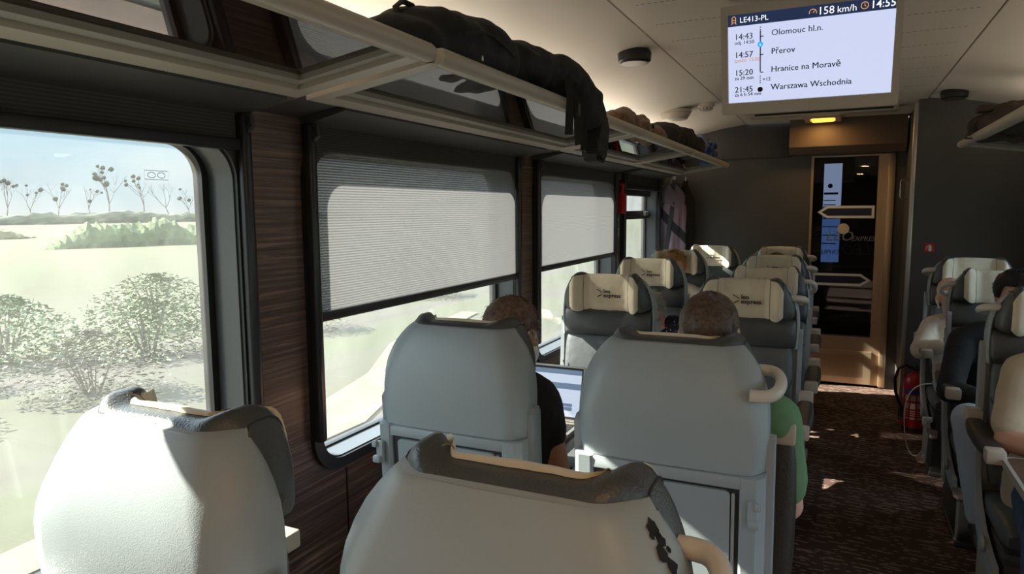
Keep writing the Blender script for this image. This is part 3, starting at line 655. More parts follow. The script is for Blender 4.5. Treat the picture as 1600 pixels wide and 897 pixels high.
def build_seat(hand):
    """hand: +1 / -1 = ring handle and free armrest on that side, 0 = none (window seat)"""
    root = bpy.data.objects.new('train_chair', None); COL.objects.link(root); root.empty_display_size = .1
    # upper grey shell
    bm = BM(); bridge(bm, [shell_ring(*s) for s in SHELL]); back_part(bm, 'back_shell', shell_m, root, 50)
    # lower frame of the back with the folded table
    bm = BM()
    lo = [(.921, .0), (.75, .006), (.55, .022), (.36, .045)]
    for sx in (-1, 1):
        bridge(bm, [[(sx * .170, y - .004, z), (sx * .176, y - .010, z), (sx * .205, y - .010, z), (sx * .221, y + .012, z), (sx * .221, y + .085, z), (sx * .170, y + .085, z)] for z, y in lo])
    bridge(bm, [[(-.171, y + .006, z), (.171, y + .006, z), (.171, y + .06, z), (-.171, y + .06, z)] for z, y in lo])
    box(bm, (0, .018, .906), (.35, .05, .028), .004)
    back_part(bm, 'lower_back_frame', shell2_m, root, 30)
    bm = BM(); bridge(bm, [[(-.168, y - .0, z), (.168, y - .0, z), (.168, y + .007, z), (-.168, y + .007, z)] for z, y in ((.893, .002), (.62, .017))]); back_part(bm, 'table_recess', groove_m, root, 0)
    bm = BM(); tab = rrect(-.150, .635, .150, .885, .012)
    plate(bm, tab, [], lambda u, v, w: (u, w + (.885 - v) * .058 - .006, v), 0, .012); o = back_part(bm, 'folding_table', shell2_m, root, 30)
    bm = BM(); bridge(bm, [[(.153, .0 + (.885 - z) * .058 - .004, z), (.160, (.885 - z) * .058 - .004, z), (.160, .012 + (.885 - z) * .058, z), (.153, .012 + (.885 - z) * .058, z)] for z in (.88, .64)]); back_part(bm, 'hinge_strip', shell_m, root, 30)
    s = hand if hand else -1
    bm = BM(); box(bm, (s * .200, -.016, .845), (.022, .014, .062), .004); box(bm, (s * .212, -.026, .868), (.016, .012, .018), .004); box(bm, (s * .205, -.026, .826), (.024, .016, .020), .005); back_part(bm, 'coat_hook', shell_m, root)
    bm = BM(); bridge(bm, [[(-s * .183 - d, -.009 - q, z), (-s * .183 + d, -.009 - q, z), (-s * .183 + d, .0, z), (-s * .183 - d, .0, z)] for z, d, q in ((.868, .012, .0), (.862, .016, .006), (.838, .017, .014), (.826, .017, .012), (.822, .016, .0))]); back_part(bm, 'table_latch', shell2_m, root, 25)
    # headrest cushion with forward wings
    xs = [-.2035 + .4070 * i / 44 for i in range(45)]
    bm = BM(); bridge(bm, [[(x, y, z) for y, z in head_profile(x)] for x in xs]); hr = back_part(bm, 'headrest', leather_m, root, 60)
    for x in (-.158, .158):                                 # piped seam over each wing
        bm = BM(); tube(bm, [(x, y, z) for y, z in head_profile(x, .0006)], .0018, 6, True)
        o = back_part(bm, 'wing_seam', groove_m, root); o.parent = hr; o.location = (0, 0, 0)
    # cream cover: follows the cushion, puffed side bolsters
    bm = BM(); nx, nv = 49, 26; rows = []; rows2 = []
    for i in range(nx):
        x = -.162 + .324 * i / (nx - 1); a = abs(x)
        puff = .0065 * math.sin(PI * min(1, max(0, (a - .106) / .056))) ** .8 if a > .106 else .0035 * math.cos(a / .106 * PI / 2)
        groove = -.004 * math.exp(-((a - .106) / .004) ** 2)
        edge = max(0, (a - .112) / .050); sh = 1 - .46 * edge ** 2.6
        lo_ = -1.13 * sh; hi_ = (.70 + .77 * (1 - smoothstep(.085, .125, a))) * (1 - .42 * edge ** 2.6)
        g = .005 + puff + groove
        rows.append([(x, y, z) for y, z in head_profile(x, g, lo_, hi_, nv)]); rows2.append([(x, y, z) for y, z in head_profile(x, .0005, lo_, hi_, nv)])
    bridge(bm, [a + b[::-1] for a, b in zip(rows, rows2)])
    for vtx in bm.verts:
        vtx.co.y += .0022 * noise.noise(Vector((vtx.co.x * 34, vtx.co.z * 13, hand * 3.1 + 5))) + .0012 * noise.noise(vtx.co * 60)
    cv = back_part(bm, 'headrest_cover', cream_m, root, 60)
    for sx in (-1, 1):
        bm = BM(); tube(bm, [(sx * .106, y + .0005, z) for y, z in head_profile(sx * .106, .0035, -1.08, 1.5, 22)], .0013, 5)
        o = back_part(bm, 'cover_seam', seam_m, root); o.parent = cv; o.location = (0, 0, 0)
    # printed logo: three dots, a dash and two lines of lettering (seat faces +y, so the print is turned round)
    yl = .1415; Rl = Matrix.Rotation(PI, 4, 'Z') @ RX90
    bm = BM()
    add_text(bm, 'leo', .0262, Matrix.Translation((.010, yl, 1.128)) @ Rl, .0007, depth=.0005)
    add_text(bm, 'express', .0262, Matrix.Translation((.010, yl, 1.1085)) @ Rl, .0007, depth=.0005)
    for dx, dz in ((.0385, 1.1425), (.0300, 1.1375), (.0225, 1.1315)): plate(bm, [(dx + .0036, dz + .0015), (dx + .001, dz - .0036), (dx - .0036, dz - .0015), (dx - .001, dz + .0036)], [], MY, yl - .0005, yl + .0005)
    plate(bm, [(.038, 1.1075), (.0385, 1.1125), (.018, 1.1235), (.0175, 1.1185)], [], MY, yl - .0005, yl + .0005)
    o = back_part(bm, 'printed_logo', logo_m, root, 0); o.parent = cv; o.location = (0, 0, 0)
    # back cushions
    def pad(bm, z0, z1, w0, w1, yb0, yb1, yf0, yf1, n=9, belly=.012):
        rings = []
        for i in range(n):
            t = i / (n - 1); z = z0 + (z1 - z0) * t; w_ = w0 + (w1 - w0) * t; b = math.sin(PI * t) ** .5 if 0 < t < 1 else 0
            yb = yb0 + (yb1 - yb0) * t; yf = yf0 + (yf1 - yf0) * t - belly * (1 - b) * 1.6
            w_ -= .008 * (1 - b); q = []
            for k in range(24):
                a = 2 * PI * k / 24; c, s_ = math.cos(a), math.sin(a); ee = 2 / 5
                q.append((w_ * math.copysign(abs(c) ** ee, c), (yb + yf) / 2 + (yf - yb) / 2 * math.copysign(abs(s_) ** ee, s_), z))
            rings.append(q)
        bridge(bm, rings)
    bm = BM(); pad(bm, .925, 1.052, .212, .214, .055, .055, .150, .140); back_part(bm, 'upper_back_cushion', leather_m, root, 60)
    bm = BM(); pad(bm, .47, .924, .200, .208, .09, .055, .185, .140, 13); lb = back_part(bm, 'lower_back_cushion', leather2_m, root, 60)
    for sx in (-1, 1):
        bm = BM(); tube(bm, [(sx * (.205 - .10 * t), .151 + .034 * t + .010 * math.sin(t * PI), .80 - .26 * t) for t in (k / 12 for k in range(13))], .0028, 6)
        o = back_part(bm, 'cushion_seam', groove_m, root); o.parent = lb; o.location = (0, 0, 0)
    # seat cushion, side frames, pedestal
    bm = BM(); rings = []
    for i in range(15):
        t = i / 14; y = .10 + .46 * t; e = 1 - (abs(2 * t - 1)) ** 6; h = .045 * (.55 + .45 * e); q = []
        for k in range(24):
            a = 2 * PI * k / 24; c, s_ = math.cos(a), math.sin(a); ee = 2 / 5
            q.append((.212 * (.95 + .05 * e) * math.copysign(abs(c) ** ee, c), y, .405 + .012 * t + h * math.copysign(abs(s_) ** ee, s_)))
        rings.append(q)
    bridge(bm, rings); finish(bm, 'seat_cushion', leather2_m, root, 60)
    prof = [(.045, .985), (.062, 1.0), (.085, 1.0), (.096, .985), (.108, .80), (.122, .62), (.150, .50), (.215, .42), (.33, .355), (.46, .325), (.545, .315), (.555, .285), (.545, .262),
            (.44, .262), (.30, .285), (.185, .335), (.105, .43), (.072, .56), (.058, .75)]
    for sx in (-1, 1):
        bm = BM(); plate(bm, prof, [], MX, sx * .218, sx * .236)
        bmesh.ops.bevel(bm, geom=[e for e in bm.edges if len(e.link_faces) == 2 and abs(e.calc_face_angle(0)) > 1.2], offset=.004, segments=2, affect='EDGES')
        sf = finish(bm, 'side_frame', frame_m, root, 30)
        bm = BM(); lathe(bm, [(0, 0), (.024, 0), (.028, .006), (.026, .016), (0, .018)] if sx > 0 else [(0, 0), (.024, 0), (.028, -.006), (.026, -.016), (0, -.018)], (sx * .236, .40, .335), 18, 'X'); finish(bm, 'pivot_cap', frame_m, sf)
    bm = BM(); box(bm, (0, .30, .335), (.41, .44, .05), .012); box(bm, (0, .30, .17), (.41, .44, .32), .02); box(bm, (0, .30, .012), (.42, .46, .024), .006); finish(bm, 'pedestal', darkgrey_m, root)  # made full width down to the floor to block sun from the aisle
    bm = BM(); box(bm, (hand * .20 if hand else -.20, .50, .245), (.05, .045, .05), .008); box(bm, (hand * .20 if hand else -.20, .53, .235), (.035, .05, .016), .005); finish(bm, 'foot_lever', beige_m, root)
    # armrests, hinged at their rear end
    for sx in (-1, 1):
        piv = Vector((sx * .262, .215, .715))
        bm = BM(); rings = []
        for y, w_, h0, h1 in ((-.005, .022, -.012, .018), (.02, .030, -.022, .022), (.10, .035, -.030, .024), (.22, .036, -.028, .024), (.32, .032, -.020, .022), (.36, .026, -.012, .018)):
            rings.append([(w_ * math.copysign(abs(math.cos(a)) ** .6, math.cos(a)), y, (h0 + h1) / 2 + (h1 - h0) / 2 * math.copysign(abs(math.sin(a)) ** .6, math.sin(a))) for a in (2 * PI * k / 18 for k in range(18))])
        bridge(bm, rings); ar = finish(bm, 'armrest', pad_m, root, 50, loc=piv)
        bm = BM(); box(bm, (0, .385, .0), (.056, .055, .046), .007); finish(bm, 'armrest_end_cap', beige_m, ar)
        bm = BM(); box(bm, (0, -.02, .012), (.054, .06, .075), .008); finish(bm, 'armrest_hinge', beige_m, ar)
        bm = BM(); box(bm, (-sx * .022, -.045, -.02), (.03, .10, .03), .006); finish(bm, 'armrest_arm', frame_m, ar)
    if hand:
        # ring handle at shoulder height on the aisle side
        z = 1.122; pts = []
        for k in range(15):
            a = -PI / 2 + PI * k / 14
            pts.append((hand * (.206 + .038 * math.cos(a) ** .8 if abs(math.cos(a)) > 1e-6 else .206), .062 + .062 * math.sin(a), z + .016 * math.sin(a)))
        pts = [(hand * .185, .000, z - .016)] + pts + [(hand * .188, .124, z + .016)]
        bm = BM(); tube(bm, pts, .0125, 12, flat=1.15); back_part(bm, 'ring_handle', ring_m, root, 60)
    return root
PROTO = {h: build_seat(h) for h in (0, 1, -1)}
G1, G2, G3 = 'seats with their backs to us', 'seats facing us on the left', 'single seats on the right'
order = [
    (0, -.930, .615, False, 'grey seat back at bottom left beside the big window, partly in sunlight', G1, 0, None),
    (1, -.335, .615, False, 'grey seat back in the bottom centre foreground with beige ring handle', G1, 0, None),
    (0, -.930, 1.545, False, 'window seat occupied by the man in black using a laptop, grey shell towards us', G1, 0, None),
    (1, -.345, 1.545, False, 'aisle seat occupied by the short haired passenger in green, armrest folded up', G1, 0, 1),
    (0, -.960, 3.185, True, 'facing leather seat by the half lowered blind, across the table from the laptop', G2, 0, None),
    (-1, -.355, 3.20, True, 'facing leather seat right behind the short haired head, at the aisle', G2, 0, None),
    (0, -1.035, 4.27, True, 'facing window seat second from the front, holding the passenger in dotted navy', G2, 0, None),
    (-1, -.345, 3.90, True, 'reclined facing aisle seat mostly hidden, second from the front on the aisle', G2, 17, None),
    (0, -1.065, 5.20, True, 'facing window seat third from the front, sunlit cover behind the blond hair', G2, 0, None),
    (-1, -.365, 4.84, True, 'facing aisle seat third from the front with its logo in full view', G2, 0, None),
    (0, -.93, 5.92, True, 'last window side seat against the end wall under the coat', G2, 0, None),
    (-1, -.40, 5.90, True, 'last aisle seat by the sliding door, dark hair before its cover', G2, 0, None),
    (1, .725, 4.93, True, 'rear single seat on the right, holding the bald passenger', G3, 0, None),
    (1, .735, 4.03, True, 'middle single seat on the right, holding the passenger in a black jacket', G3, 15, None),
    (1, .745, 3.20, True, 'nearest single seat on the right, holding the man in a tan t-shirt', G3, 0, None),
]
# changed copies are taken first, out of unchanged prototypes
first_done = set(); seats = []
for a in sorted(order, key=lambda q: 0 if (q[6] or q[7]) else 1):
    h = a[0]
    if a[6] or a[7]:
        o = copy_tree(PROTO[h])
    elif h in first_done: o = copy_tree(PROTO[h])
    else: o = PROTO[h]; first_done.add(h)
    o.location = (a[1], a[2], 0); o.rotation_euler = (0, 0, PI if a[3] else 0); tag(o, a[4], 'train seat', a[5])
    for ch in o.children:
        if a[6] and (Vector(ch.location) - PIV).length < 1e-4: ch.rotation_euler = (math.radians(a[6]), 0, 0)
        if a[7] and ch.name.split('.')[0] == 'armrest' and ch.location.x * a[7] > 0:
            ch.rotation_euler = (math.radians(80), 0, 0); ch.location = (ch.location.x - .02, .185, .575)
    seats.append(o)

# the scuffed remains of a sticker on the right shoulder of the foreground seat
bm = BM(); R_ = random.Random(3)
for k, (u, v, r) in enumerate(((0, .03, .012), (.004, .012, .010), (-.003, -.006, .011), (.006, -.022, .010), (.002, -.038, .008), (-.010, .020, .005), (.012, -.002, .005))):
    pts = [(u + r * R_.uniform(.5, 1.15) * math.cos(2 * PI * q / 11), v + r * 1.15 * R_.uniform(.6, 1.15) * math.sin(2 * PI * q / 11)) for q in range(11)]
    plate(bm, pts, [], lambda a, b, w_: (.1835 + a * .34 - b * .42 + w_ * .75, .0665 + a * .48 + b * .30 - w_ * .62, 1.160 + b * .60), .0, .0012)
for o in seats:
    if o['label'].startswith('grey seat back in the bottom centre'): back_part(bm, 'sticker_residue', blackgloss_m, o, 0)
# ------------------------------------------------------------------ the country outside
def field_mat():
    m, nt, B, O, N, L = nodes('meadow')
    tc = N('ShaderNodeTexCoord'); s = N('ShaderNodeSeparateXYZ'); L(tc.outputs['Object'], s.inputs[0])
    mp = N('ShaderNodeMapping'); mp.inputs['Scale'].default_value = (.30, .10, 1); L(tc.outputs['Object'], mp.inputs[0])
    n = N('ShaderNodeTexNoise'); n.inputs['Scale'].default_value = 1.6; n.inputs['Detail'].default_value = 8; L(mp.outputs[0], n.inputs['Vector'])
    r1 = N('ShaderNodeValToRGB'); el = r1.color_ramp.elements       # near grass and dry scrub
    el[0].position = .36; el[0].color = (0.0340, 0.0274, 0.0204, 1); el[1].position = .62; el[1].color = (0.0374, 0.0419, 0.0155, 1)
    q = el.new(.48); q.color = (0.0426, 0.0400, 0.0248, 1)
    L(n.outputs['Fac'], r1.inputs[0])
    r2 = N('ShaderNodeValToRGB'); el = r2.color_ramp.elements       # by distance: far fields
    d = math_n(N, L, 'MULTIPLY', s.outputs['X'], -1 / 140.0)
    dn = math_n(N, L, 'MULTIPLY_ADD', n.outputs['Fac'], .08, d)
    el[0].position = .20; el[0].color = (0.0285, 0.0297, 0.0072, 1); el[1].position = .95; el[1].color = (0.0365, 0.0316, 0.0115, 1)
    q = el.new(.40); q.color = (0.0347, 0.0359, 0.0068, 1)
    q = el.new(.62); q.color = (0.0434, 0.0383, 0.0094, 1)
    L(dn, r2.inputs[0])
    mx = N('ShaderNodeMix'); mx.data_type = 'RGBA'; f = N('ShaderNodeMapRange'); L(dn, f.inputs[0]); f.inputs[1].default_value = .12; f.inputs[2].default_value = .24
    L(f.outputs[0], mx.inputs['Factor']); L(r1.outputs[0], mx.inputs['A']); L(r2.outputs[0], mx.inputs['B'])
    L(mx.outputs['Result'], B.inputs['Base Color']); B.inputs['Roughness'].default_value = .95
    return m
meadow_m = field_mat()
bm = BM(); rings = []
for x, z in ((-2.2, -1.0), (-4.2, -1.2), (-9, -1.2), (-14, -1.45), (-30, -1.6), (-60, -1.5), (-140, -1.2), (-420, -1.0), (-900, 0)):
    rings.append([(x, -260 + 90 * k, z) for k in range(16)])
bridge(bm, rings, closed=False); struct(finish(bm, 'ground', meadow_m))
bm = BM(); bridge(bm, [[(x, -260, z), (x, 600, z)] for x, z in ((2.0, -1.1), (12, -1.3), (300, -1.2))], closed=False); struct(finish(bm, 'ground', meadow_m))
# a dirt track that swings away from the line
bm = BM(); L_ = []
pts = [(-4.9, -6), (-5.3, -2), (-5.6, 2), (-5.75, 5), (-5.9, 7.0), (-6.6, 9.2), (-7.9, 11.5), (-8.8, 16)]
wd = [.2, .2, .22, .34, .5, .42, .30, .25]
bridge(bm, [[(x - w_, y, -1.17), (x, y, -1.16), (x + w_, y, -1.17)] for (x, y), w_ in zip(pts, wd)], closed=False)
struct(finish(bm, 'dirt_track', pmat('dirt', (.12, .08, .058), .9, vary=.2, vscale=1.5)))

# bushes on the bank: twigs and leaf clumps
leafA = pmat('scrub_leaf', (.13, .125, .085), .8, vary=.35, vscale=3); leafB = pmat('green_leaf', (.13, .16, .075), .8, vary=.35, vscale=3); twig_m = pmat('twig', (.17, .14, .11), .9)
def bush(mat, seed, n=2300, label=''):
    R_ = random.Random(seed); root = bpy.data.objects.new('bush', None); COL.objects.link(root)
    bm = BM()
    for k in range(n):
        a = R_.uniform(0, 2 * PI); q = R_.random() ** .5; h = R_.random()
        rad = q * (1.1 * math.sin(PI * min(1, .25 + .72 * h)) + .12 * math.sin(3 * a + seed))
        c = Vector((rad * math.cos(a), rad * math.sin(a), .12 + 1.75 * h)); sz = R_.uniform(.03, .065)
        u = Vector((R_.gauss(0, 1), R_.gauss(0, 1), R_.gauss(0, 1))).normalized(); v = u.orthogonal().normalized()
        vs = [bm.verts.new(c + u * sz), bm.verts.new(c + v * sz * .45), bm.verts.new(c - u * sz), bm.verts.new(c - v * sz * .45)]; bm.faces.new(vs)
    finish(bm, 'foliage', mat, root, 0)
    bm = BM()
    for k in range(11):
        a = R_.uniform(0, 2 * PI); l = R_.uniform(.8, 1.9); s_ = R_.uniform(.15, .6)
        tube(bm, [(.05 * math.cos(a), .05 * math.sin(a), 0), (s_ * .5 * math.cos(a), s_ * .5 * math.sin(a), l * .5), (s_ * math.cos(a), s_ * math.sin(a), l)], [.022, .014, .005], 5)
    finish(bm, 'stem', twig_m, root)
    return root
bA, bB = bush(leafA, 3), bush(leafB, 8)
R_ = random.Random(5); first = {0: bA, 1: bB}
spots = [(-9.5, 1.6, 0, .9), (-11, 4.2, 1, 1.0), (-10.2, 6.6, 0, .95), (-12.5, 9.3, 1, 1.15), (-11.5, 12.5, 0, 1.0), (-13.5, 5.4, 0, 1.1), (-15, 8.0, 1, 1.2), (-14, 15.5, 0, 1.1), (-16, 12.2, 1, 1.25), (-12.2, 19.5, 0, 1.0), (-15.5, 23, 1, 1.3), (-19, 30, 0, 1.3)]
desc = ['dry brown bush nearest the line in the big window', 'green bush behind the sunlit seat, in the big window', 'brown bush right of the green one, at the right half of the big window', 'tall green bush near the right frame of the big window', 'brown bush seen low in the middle window behind the blind', 'brown bush standing back behind the nearest green bush', 'large pale green bush at the back of the scrub', 'brown scrub bush at the foot of the middle window', 'back row green bush seen through the middle blind', 'brown bush seen below the smaller blind', 'big green bush seen through the smaller window', 'far brown thicket seen through the barred window']
for (x, y, k, s_), dsc in zip(spots, desc):
    o = first.pop(k) if k in first else copy_tree(bA if k == 0 else bB)
    o.location = (x, y, -1.5 if x < -12 else -1.35); o.scale = (s_, s_ * 1.25, s_ * .62); o.rotation_euler = (0, 0, R_.uniform(0, 6)); tag(o, dsc, 'bush', 'bushes outside along the line')
# bare trees with mistletoe balls on the horizon
bark_m = pmat('bark', (.13, .115, .10), .9); mist_m = pmat('mistletoe', (.045, .052, .038), .9)
def tree(seed, hgt, balls, label, x, y):
    R_ = random.Random(seed); t = thing('tree', label, 'tree', (x, y, -1.15), 0, 'bare trees with mistletoe on the horizon')
    bm = BM(); tips = []
    def grow(p, d, l, r, lev):
        q = p + d * l; mid = p + d * l * .5 + Vector((R_.gauss(0, .04), R_.gauss(0, .04), 0)) * l
        tube(bm, [p, mid, q], [r, r * .8, r * .6], 5, cap=False)
        if lev == 0: tips.append(q); return
        if lev < 4: tips.append(q)
        for k in range(3 if lev > 1 else 2):
            nd = (d + Vector((R_.gauss(0, .36), R_.gauss(0, .36), R_.uniform(-.05, .30)))).normalized()
            grow(q, nd, l * R_.uniform(.58, .80), r * .56, lev - 1)
    grow(Vector((0, 0, 0)), Vector((R_.gauss(0, .04), R_.gauss(0, .04), 1)).normalized(), hgt * .33, hgt * .017, 4)
    finish(bm, 'branches', bark_m, t)
    R_.shuffle(tips)
    for k in range(balls):
        bm = BM(); r = R_.uniform(.5, 1.0) * hgt / 17; ellipsoid(bm, (0, 0, 0), (r, r, r * .95), u=12, v=8)
        for vtx in bm.verts: vtx.co *= 1 + .22 * noise.noise(vtx.co * 2.2 + Vector((seed, k, 0)))
        finish(bm, 'mistletoe', mist_m, t, loc=tips[k % len(tips)])
for k, (px, hh, nb, D_) in enumerate(((14, 13.5, 6, 190), (92, 13, 5, 195), (140, 13, 4, 215), (226, 16, 8, 196), (262, 14.5, 0, 205), (172, 18, 9, 188), (296, 12, 5, 200), (50, 12, 5, 205))):
    rr = Mw @ Vector(((px - 800) / F_PX, -(345 - 448.5) / F_PX, 1)); q = D_ / -rr.x
    names = ['leftmost bare tree with mistletoe, at the photo edge', 'bare mistletoe tree third from the left', 'slim mistletoe tree left of the tallest pair', 'tall tree with the fullest mistletoe crown', 'thin bare tree with no mistletoe near the window corner', 'tallest tree, its mistletoe balls nearly at the sky top', 'mistletoe tree cut by the right window frame', 'bushy mistletoe tree second from the left']
    tree(20 + k, hh * .93, nb, names[k], rr.x * q, rr.y * q)

# hedgerows far out
def hedge(label, P0, P1, h, wd_, mat, seed):
    P0, P1 = Vector(P0), Vector(P1); n = 90; ax = (P1 - P0).normalized(); sd = ax.cross(Vector((0, 0, 1))); rings = []
    for k in range(n + 1):
        c = P0 + (P1 - P0) * (k / n); hh = h * (.70 + .30 * noise.noise(Vector((k * .13, seed, 0))) + .16 * noise.noise(Vector((k * .9, seed, 4)))) * min(1, .1 + 6 * min(k / n, 1 - k / n))
        rings.append([c + sd * (wd_ * math.cos(PI * q / 10) * (1 + .25 * noise.noise(Vector((k * .5, q, seed))))) + Vector((0, 0, max(.05, hh) * math.sin(PI * q / 10) * (1 + .22 * noise.noise(Vector((k * .8, q * .7, seed)))))) for q in range(11)])
    bm = BM(); bridge(bm, rings); o = finish(bm, 'hedge', mat, None, 0); return tag(o, label, 'hedge', 'hedgerows outside')
hedge('long pale hedge at the foot of the mistletoe trees', (-186, 60, -1.4), (-170, 240, -1.4), 4.2, 2.5, pmat('dry_hedge', (.085, .082, .05), .95, vary=.4, vscale=.25), 2)
hedge('green hedge in the middle distance at the right of the big window', (-62, 36, -1.7), (-54, 62, -1.7), 3.2, 2.2, pmat('green_hedge', (.05, .066, .024), .95, vary=.4, vscale=.5), 7)
hedge('brownish hedge in the field left in the big window', (-95, 12, -1.6), (-88, 52, -1.6), 2.6, 2.2, pmat('tan_hedge', (.095, .082, .04), .95, vary=.35, vscale=.4), 5)
# ------------------------------------------------------------------ tables, laptop, small things
tabtop_m = pmat('table_laminate', (.075, .040, .028), .35, vary=.35, vscale=5, stretch=(1, 1, 1)); tabedge_m = pmat('table_edge', (.35, .30, .26), .4)
def table(label, x0, x1, y0, y1, z, legs, group):
    t = thing('train_table', label, 'table', ((x0 + x1) / 2, (y0 + y1) / 2, 0), 0, group); w_, d_ = (x1 - x0) / 2, (y1 - y0) / 2
    bm = BM(); plate(bm, rrect(-w_ + .012, -d_ + .012, w_ - .012, d_ - .012, .03), [], MZ, z - .024, z + .001); finish(bm, 'table_top', tabtop_m, t, 20)
    bm = BM(); plate(bm, rrect(-w_, -d_, w_, d_, .04), [rrect(-w_ + .012, -d_ + .012, w_ - .012, d_ - .012, .03)], MZ, z - .026, z); finish(bm, 'table_edge', tabedge_m, t, 30)
    for lx in legs:
        bm = BM(); box(bm, (lx, 0, z / 2 - .013), (.06, .09, z - .026), .015); box(bm, (lx, 0, .012), (.14, .30, .024), .008); box(bm, (lx, 0, z - .04), (.10, .30, .02), .006); finish(bm, 'leg', frame_m, t)
    return t
table('dark table under the laptop between the facing left seats', -1.455, -.80, 2.06, 2.62, .715, (-.10,), 'tables')
table('brown table with pale edge at the right margin before the tan t-shirt', .50, 1.21, 1.95, 2.61, .715, (.10,), 'tables')

lap = thing('laptop', 'open silver laptop on the table in front of the man in black', 'laptop', (-.975, 2.335, .7165), 0)
LW, LD = .150, .215
bm = BM(); plate(bm, rrect(-LW, -LD, LW, 0, .012), [], MZ, 0, .014); finish(bm, 'base', alu_m, lap, 30)
bm = BM()
for r in range(5):
    for c in range(13): box(bm, (-LW + .024 + c * .021, -.035 - r * .019, .0148), (.018, .016, .0022), .0006, seg=1)
finish(bm, 'keyboard', black_m, lap, 30, kind='stuff')
bm = BM(); plate(bm, rrect(-.05, -LD + .015, .05, -.145, .004), [], MZ, .014, .0146); finish(bm, 'touchpad', rackgrey_m, lap, 0)
lid = bpy.data.objects.new('lid', None)
bm = BM(); plate(bm, rrect(-LW, 0, LW, .205, .010), [], MY, 0, .007); lidm = finish(bm, 'screen_lid', alu_m, lap, 30, loc=(0, -.004, .016), rot=(-.24, 0, 0))
bm = BM(); plate(bm, rect(-LW + .006, .010, LW - .006, .198), [], MY, -.0006, 0); finish(bm, 'screen_bezel', black_m, lidm, 0)
bm = BM(); plate(bm, rect(-LW + .011, .018, LW - .011, .190), [], MY, -.0012, -.0006); finish(bm, 'laptop_display', pmat('laptop_glow', (.1, .1, .1), .3, emit=(.50, .58, .72), estr=.42), lidm, 0)
bm = BM()
plate(bm, rect(-LW + .011, .172, LW - .011, .190), [], MY, -.0016, -.0012); plate(bm, rect(-.02, .118, LW - .011, .140), [], MY, -.0016, -.0012); plate(bm, rect(.04, .04, .11, .066), [], MY, -.0016, -.0012)
finish(bm, 'page_bars', pmat('page_slate', (.04, .06, .09), .3, emit=(.06, .09, .13), estr=.8), lidm, 0)
bm = BM()
for k in range(5): plate(bm, rect(-.09, .095 - k * .014, .12 - (k % 3) * .04, .0975 - k * .014), [], MY, -.0016, -.0012)
finish(bm, 'page_lines', pmat('page_grey', (.2, .22, .26), .3, emit=(.25, .29, .36), estr=.8), lidm, 0)
bpy.data.objects.remove(lid)

# fire extinguisher
t = thing('fire_extinguisher', 'red fire extinguisher on the floor by the right partition', 'fire extinguisher', (.505, 5.27, 0))
bm = BM(); lathe(bm, [(0, .0), (.060, .0), (.066, .012), (.066, .33), (.060, .365), (.042, .392), (.022, .402), (.020, .42), (0, .42)], seg=32); finish(bm, 'cylinder', red_m, t)
bm = BM(); lathe(bm, [(.067, .012), (.0675, .03), (.067, .04)], seg=32); finish(bm, 'foot_ring', black_m, t)
bm = BM(); rings = [[(.0672 * math.cos(a), .0672 * math.sin(a), z) for a in (-2.6 + 2.0 * k / 16 for k in range(17))] for z in (.272, .302)]; bridge(bm, rings, closed=False); finish(bm, 'label_band', pmat('label_blue', (.03, .05, .25), .5), t)
bm = BM()
for k, (z0, z1) in enumerate(((.225, .262), (.17, .21), (.150, .158), (.136, .142), (.122, .128), (.10, .112))):
    for a0, a1 in ((-2.5, -2.1), (-1.95, -1.5), (-1.35, -.8)):
        rings = [[(.0673 * math.cos(a), .0673 * math.sin(a), z) for a in (a0 + (a1 - a0) * q / 5 for q in range(6))] for z in (z0, z1)]; bridge(bm, rings, closed=False)
finish(bm, 'label_print', pmat('label_print', (.5, .35, .33), .6), t)
bm = BM(); box(bm, (0, 0, .435), (.036, .036, .03), .006); box(bm, (.0, -.045, .462), (.018, .11, .012), .004, rot=None); box(bm, (.0, -.05, .44), (.016, .09, .010), .004); finish(bm, 'valve_lever', black_m, t)
bm = BM(); tube(bm, [(-.02, 0, .435), (-.06, -.005, .455), (-.10, -.01, .43), (-.118, -.01, .36), (-.112, -.01, .27), (-.09, -.01, .20), (-.075, -.01, .17)], .010, 10); finish(bm, 'hose', black_m, t)
bm = BM(); lathe(bm, [(0, 0), (.012, 0), (.018, -.07), (0, -.07)], (-.073, -.01, .17), 14); finish(bm, 'nozzle', black_m, t)
bm = BM(); box(bm, (-.078, .0, .06), (.024, .02, .018), .004); finish(bm, 'wall_clip', red_m, t)

# charger and cable by the single seats
t = thing('phone_charger', 'white charger plug with its cable hanging beside the middle single seat', 'charger', (.486, 4.42, .31))
bm = BM(); box(bm, (0, 0, 0), (.030, .034, .05), .006); box(bm, (.02, 0, .012), (.03, .03, .026), .004); finish(bm, 'plug', white_m, t)
bm = BM()
P_ = [Vector(p) for p in ((0, -.0, -.025), (.004, -.01, -.08), (-.004, -.02, -.15), (-.03, -.02, -.195), (-.065, -.02, -.19), (-.092, -.015, -.12), (-.105, -.01, 0), (-.10, 0, .10), (-.075, 0, .17), (-.03, .01, .205), (.03, .02, .215))]
Q_ = []
for i in range(len(P_) - 1):
    a, b, c, d = P_[max(0, i - 1)], P_[i], P_[i + 1], P_[min(len(P_) - 1, i + 2)]
    for k in range(5):
        s_ = k / 5; Q_.append(.5 * ((2 * b) + (c - a) * s_ + (2 * a - 5 * b + 4 * c - d) * s_ * s_ + (3 * b - a - 3 * c + d) * s_ ** 3))
tube(bm, Q_, .0032, 8); finish(bm, 'cable', pmat('cable_white', (.6, .56, .5), .5), t)

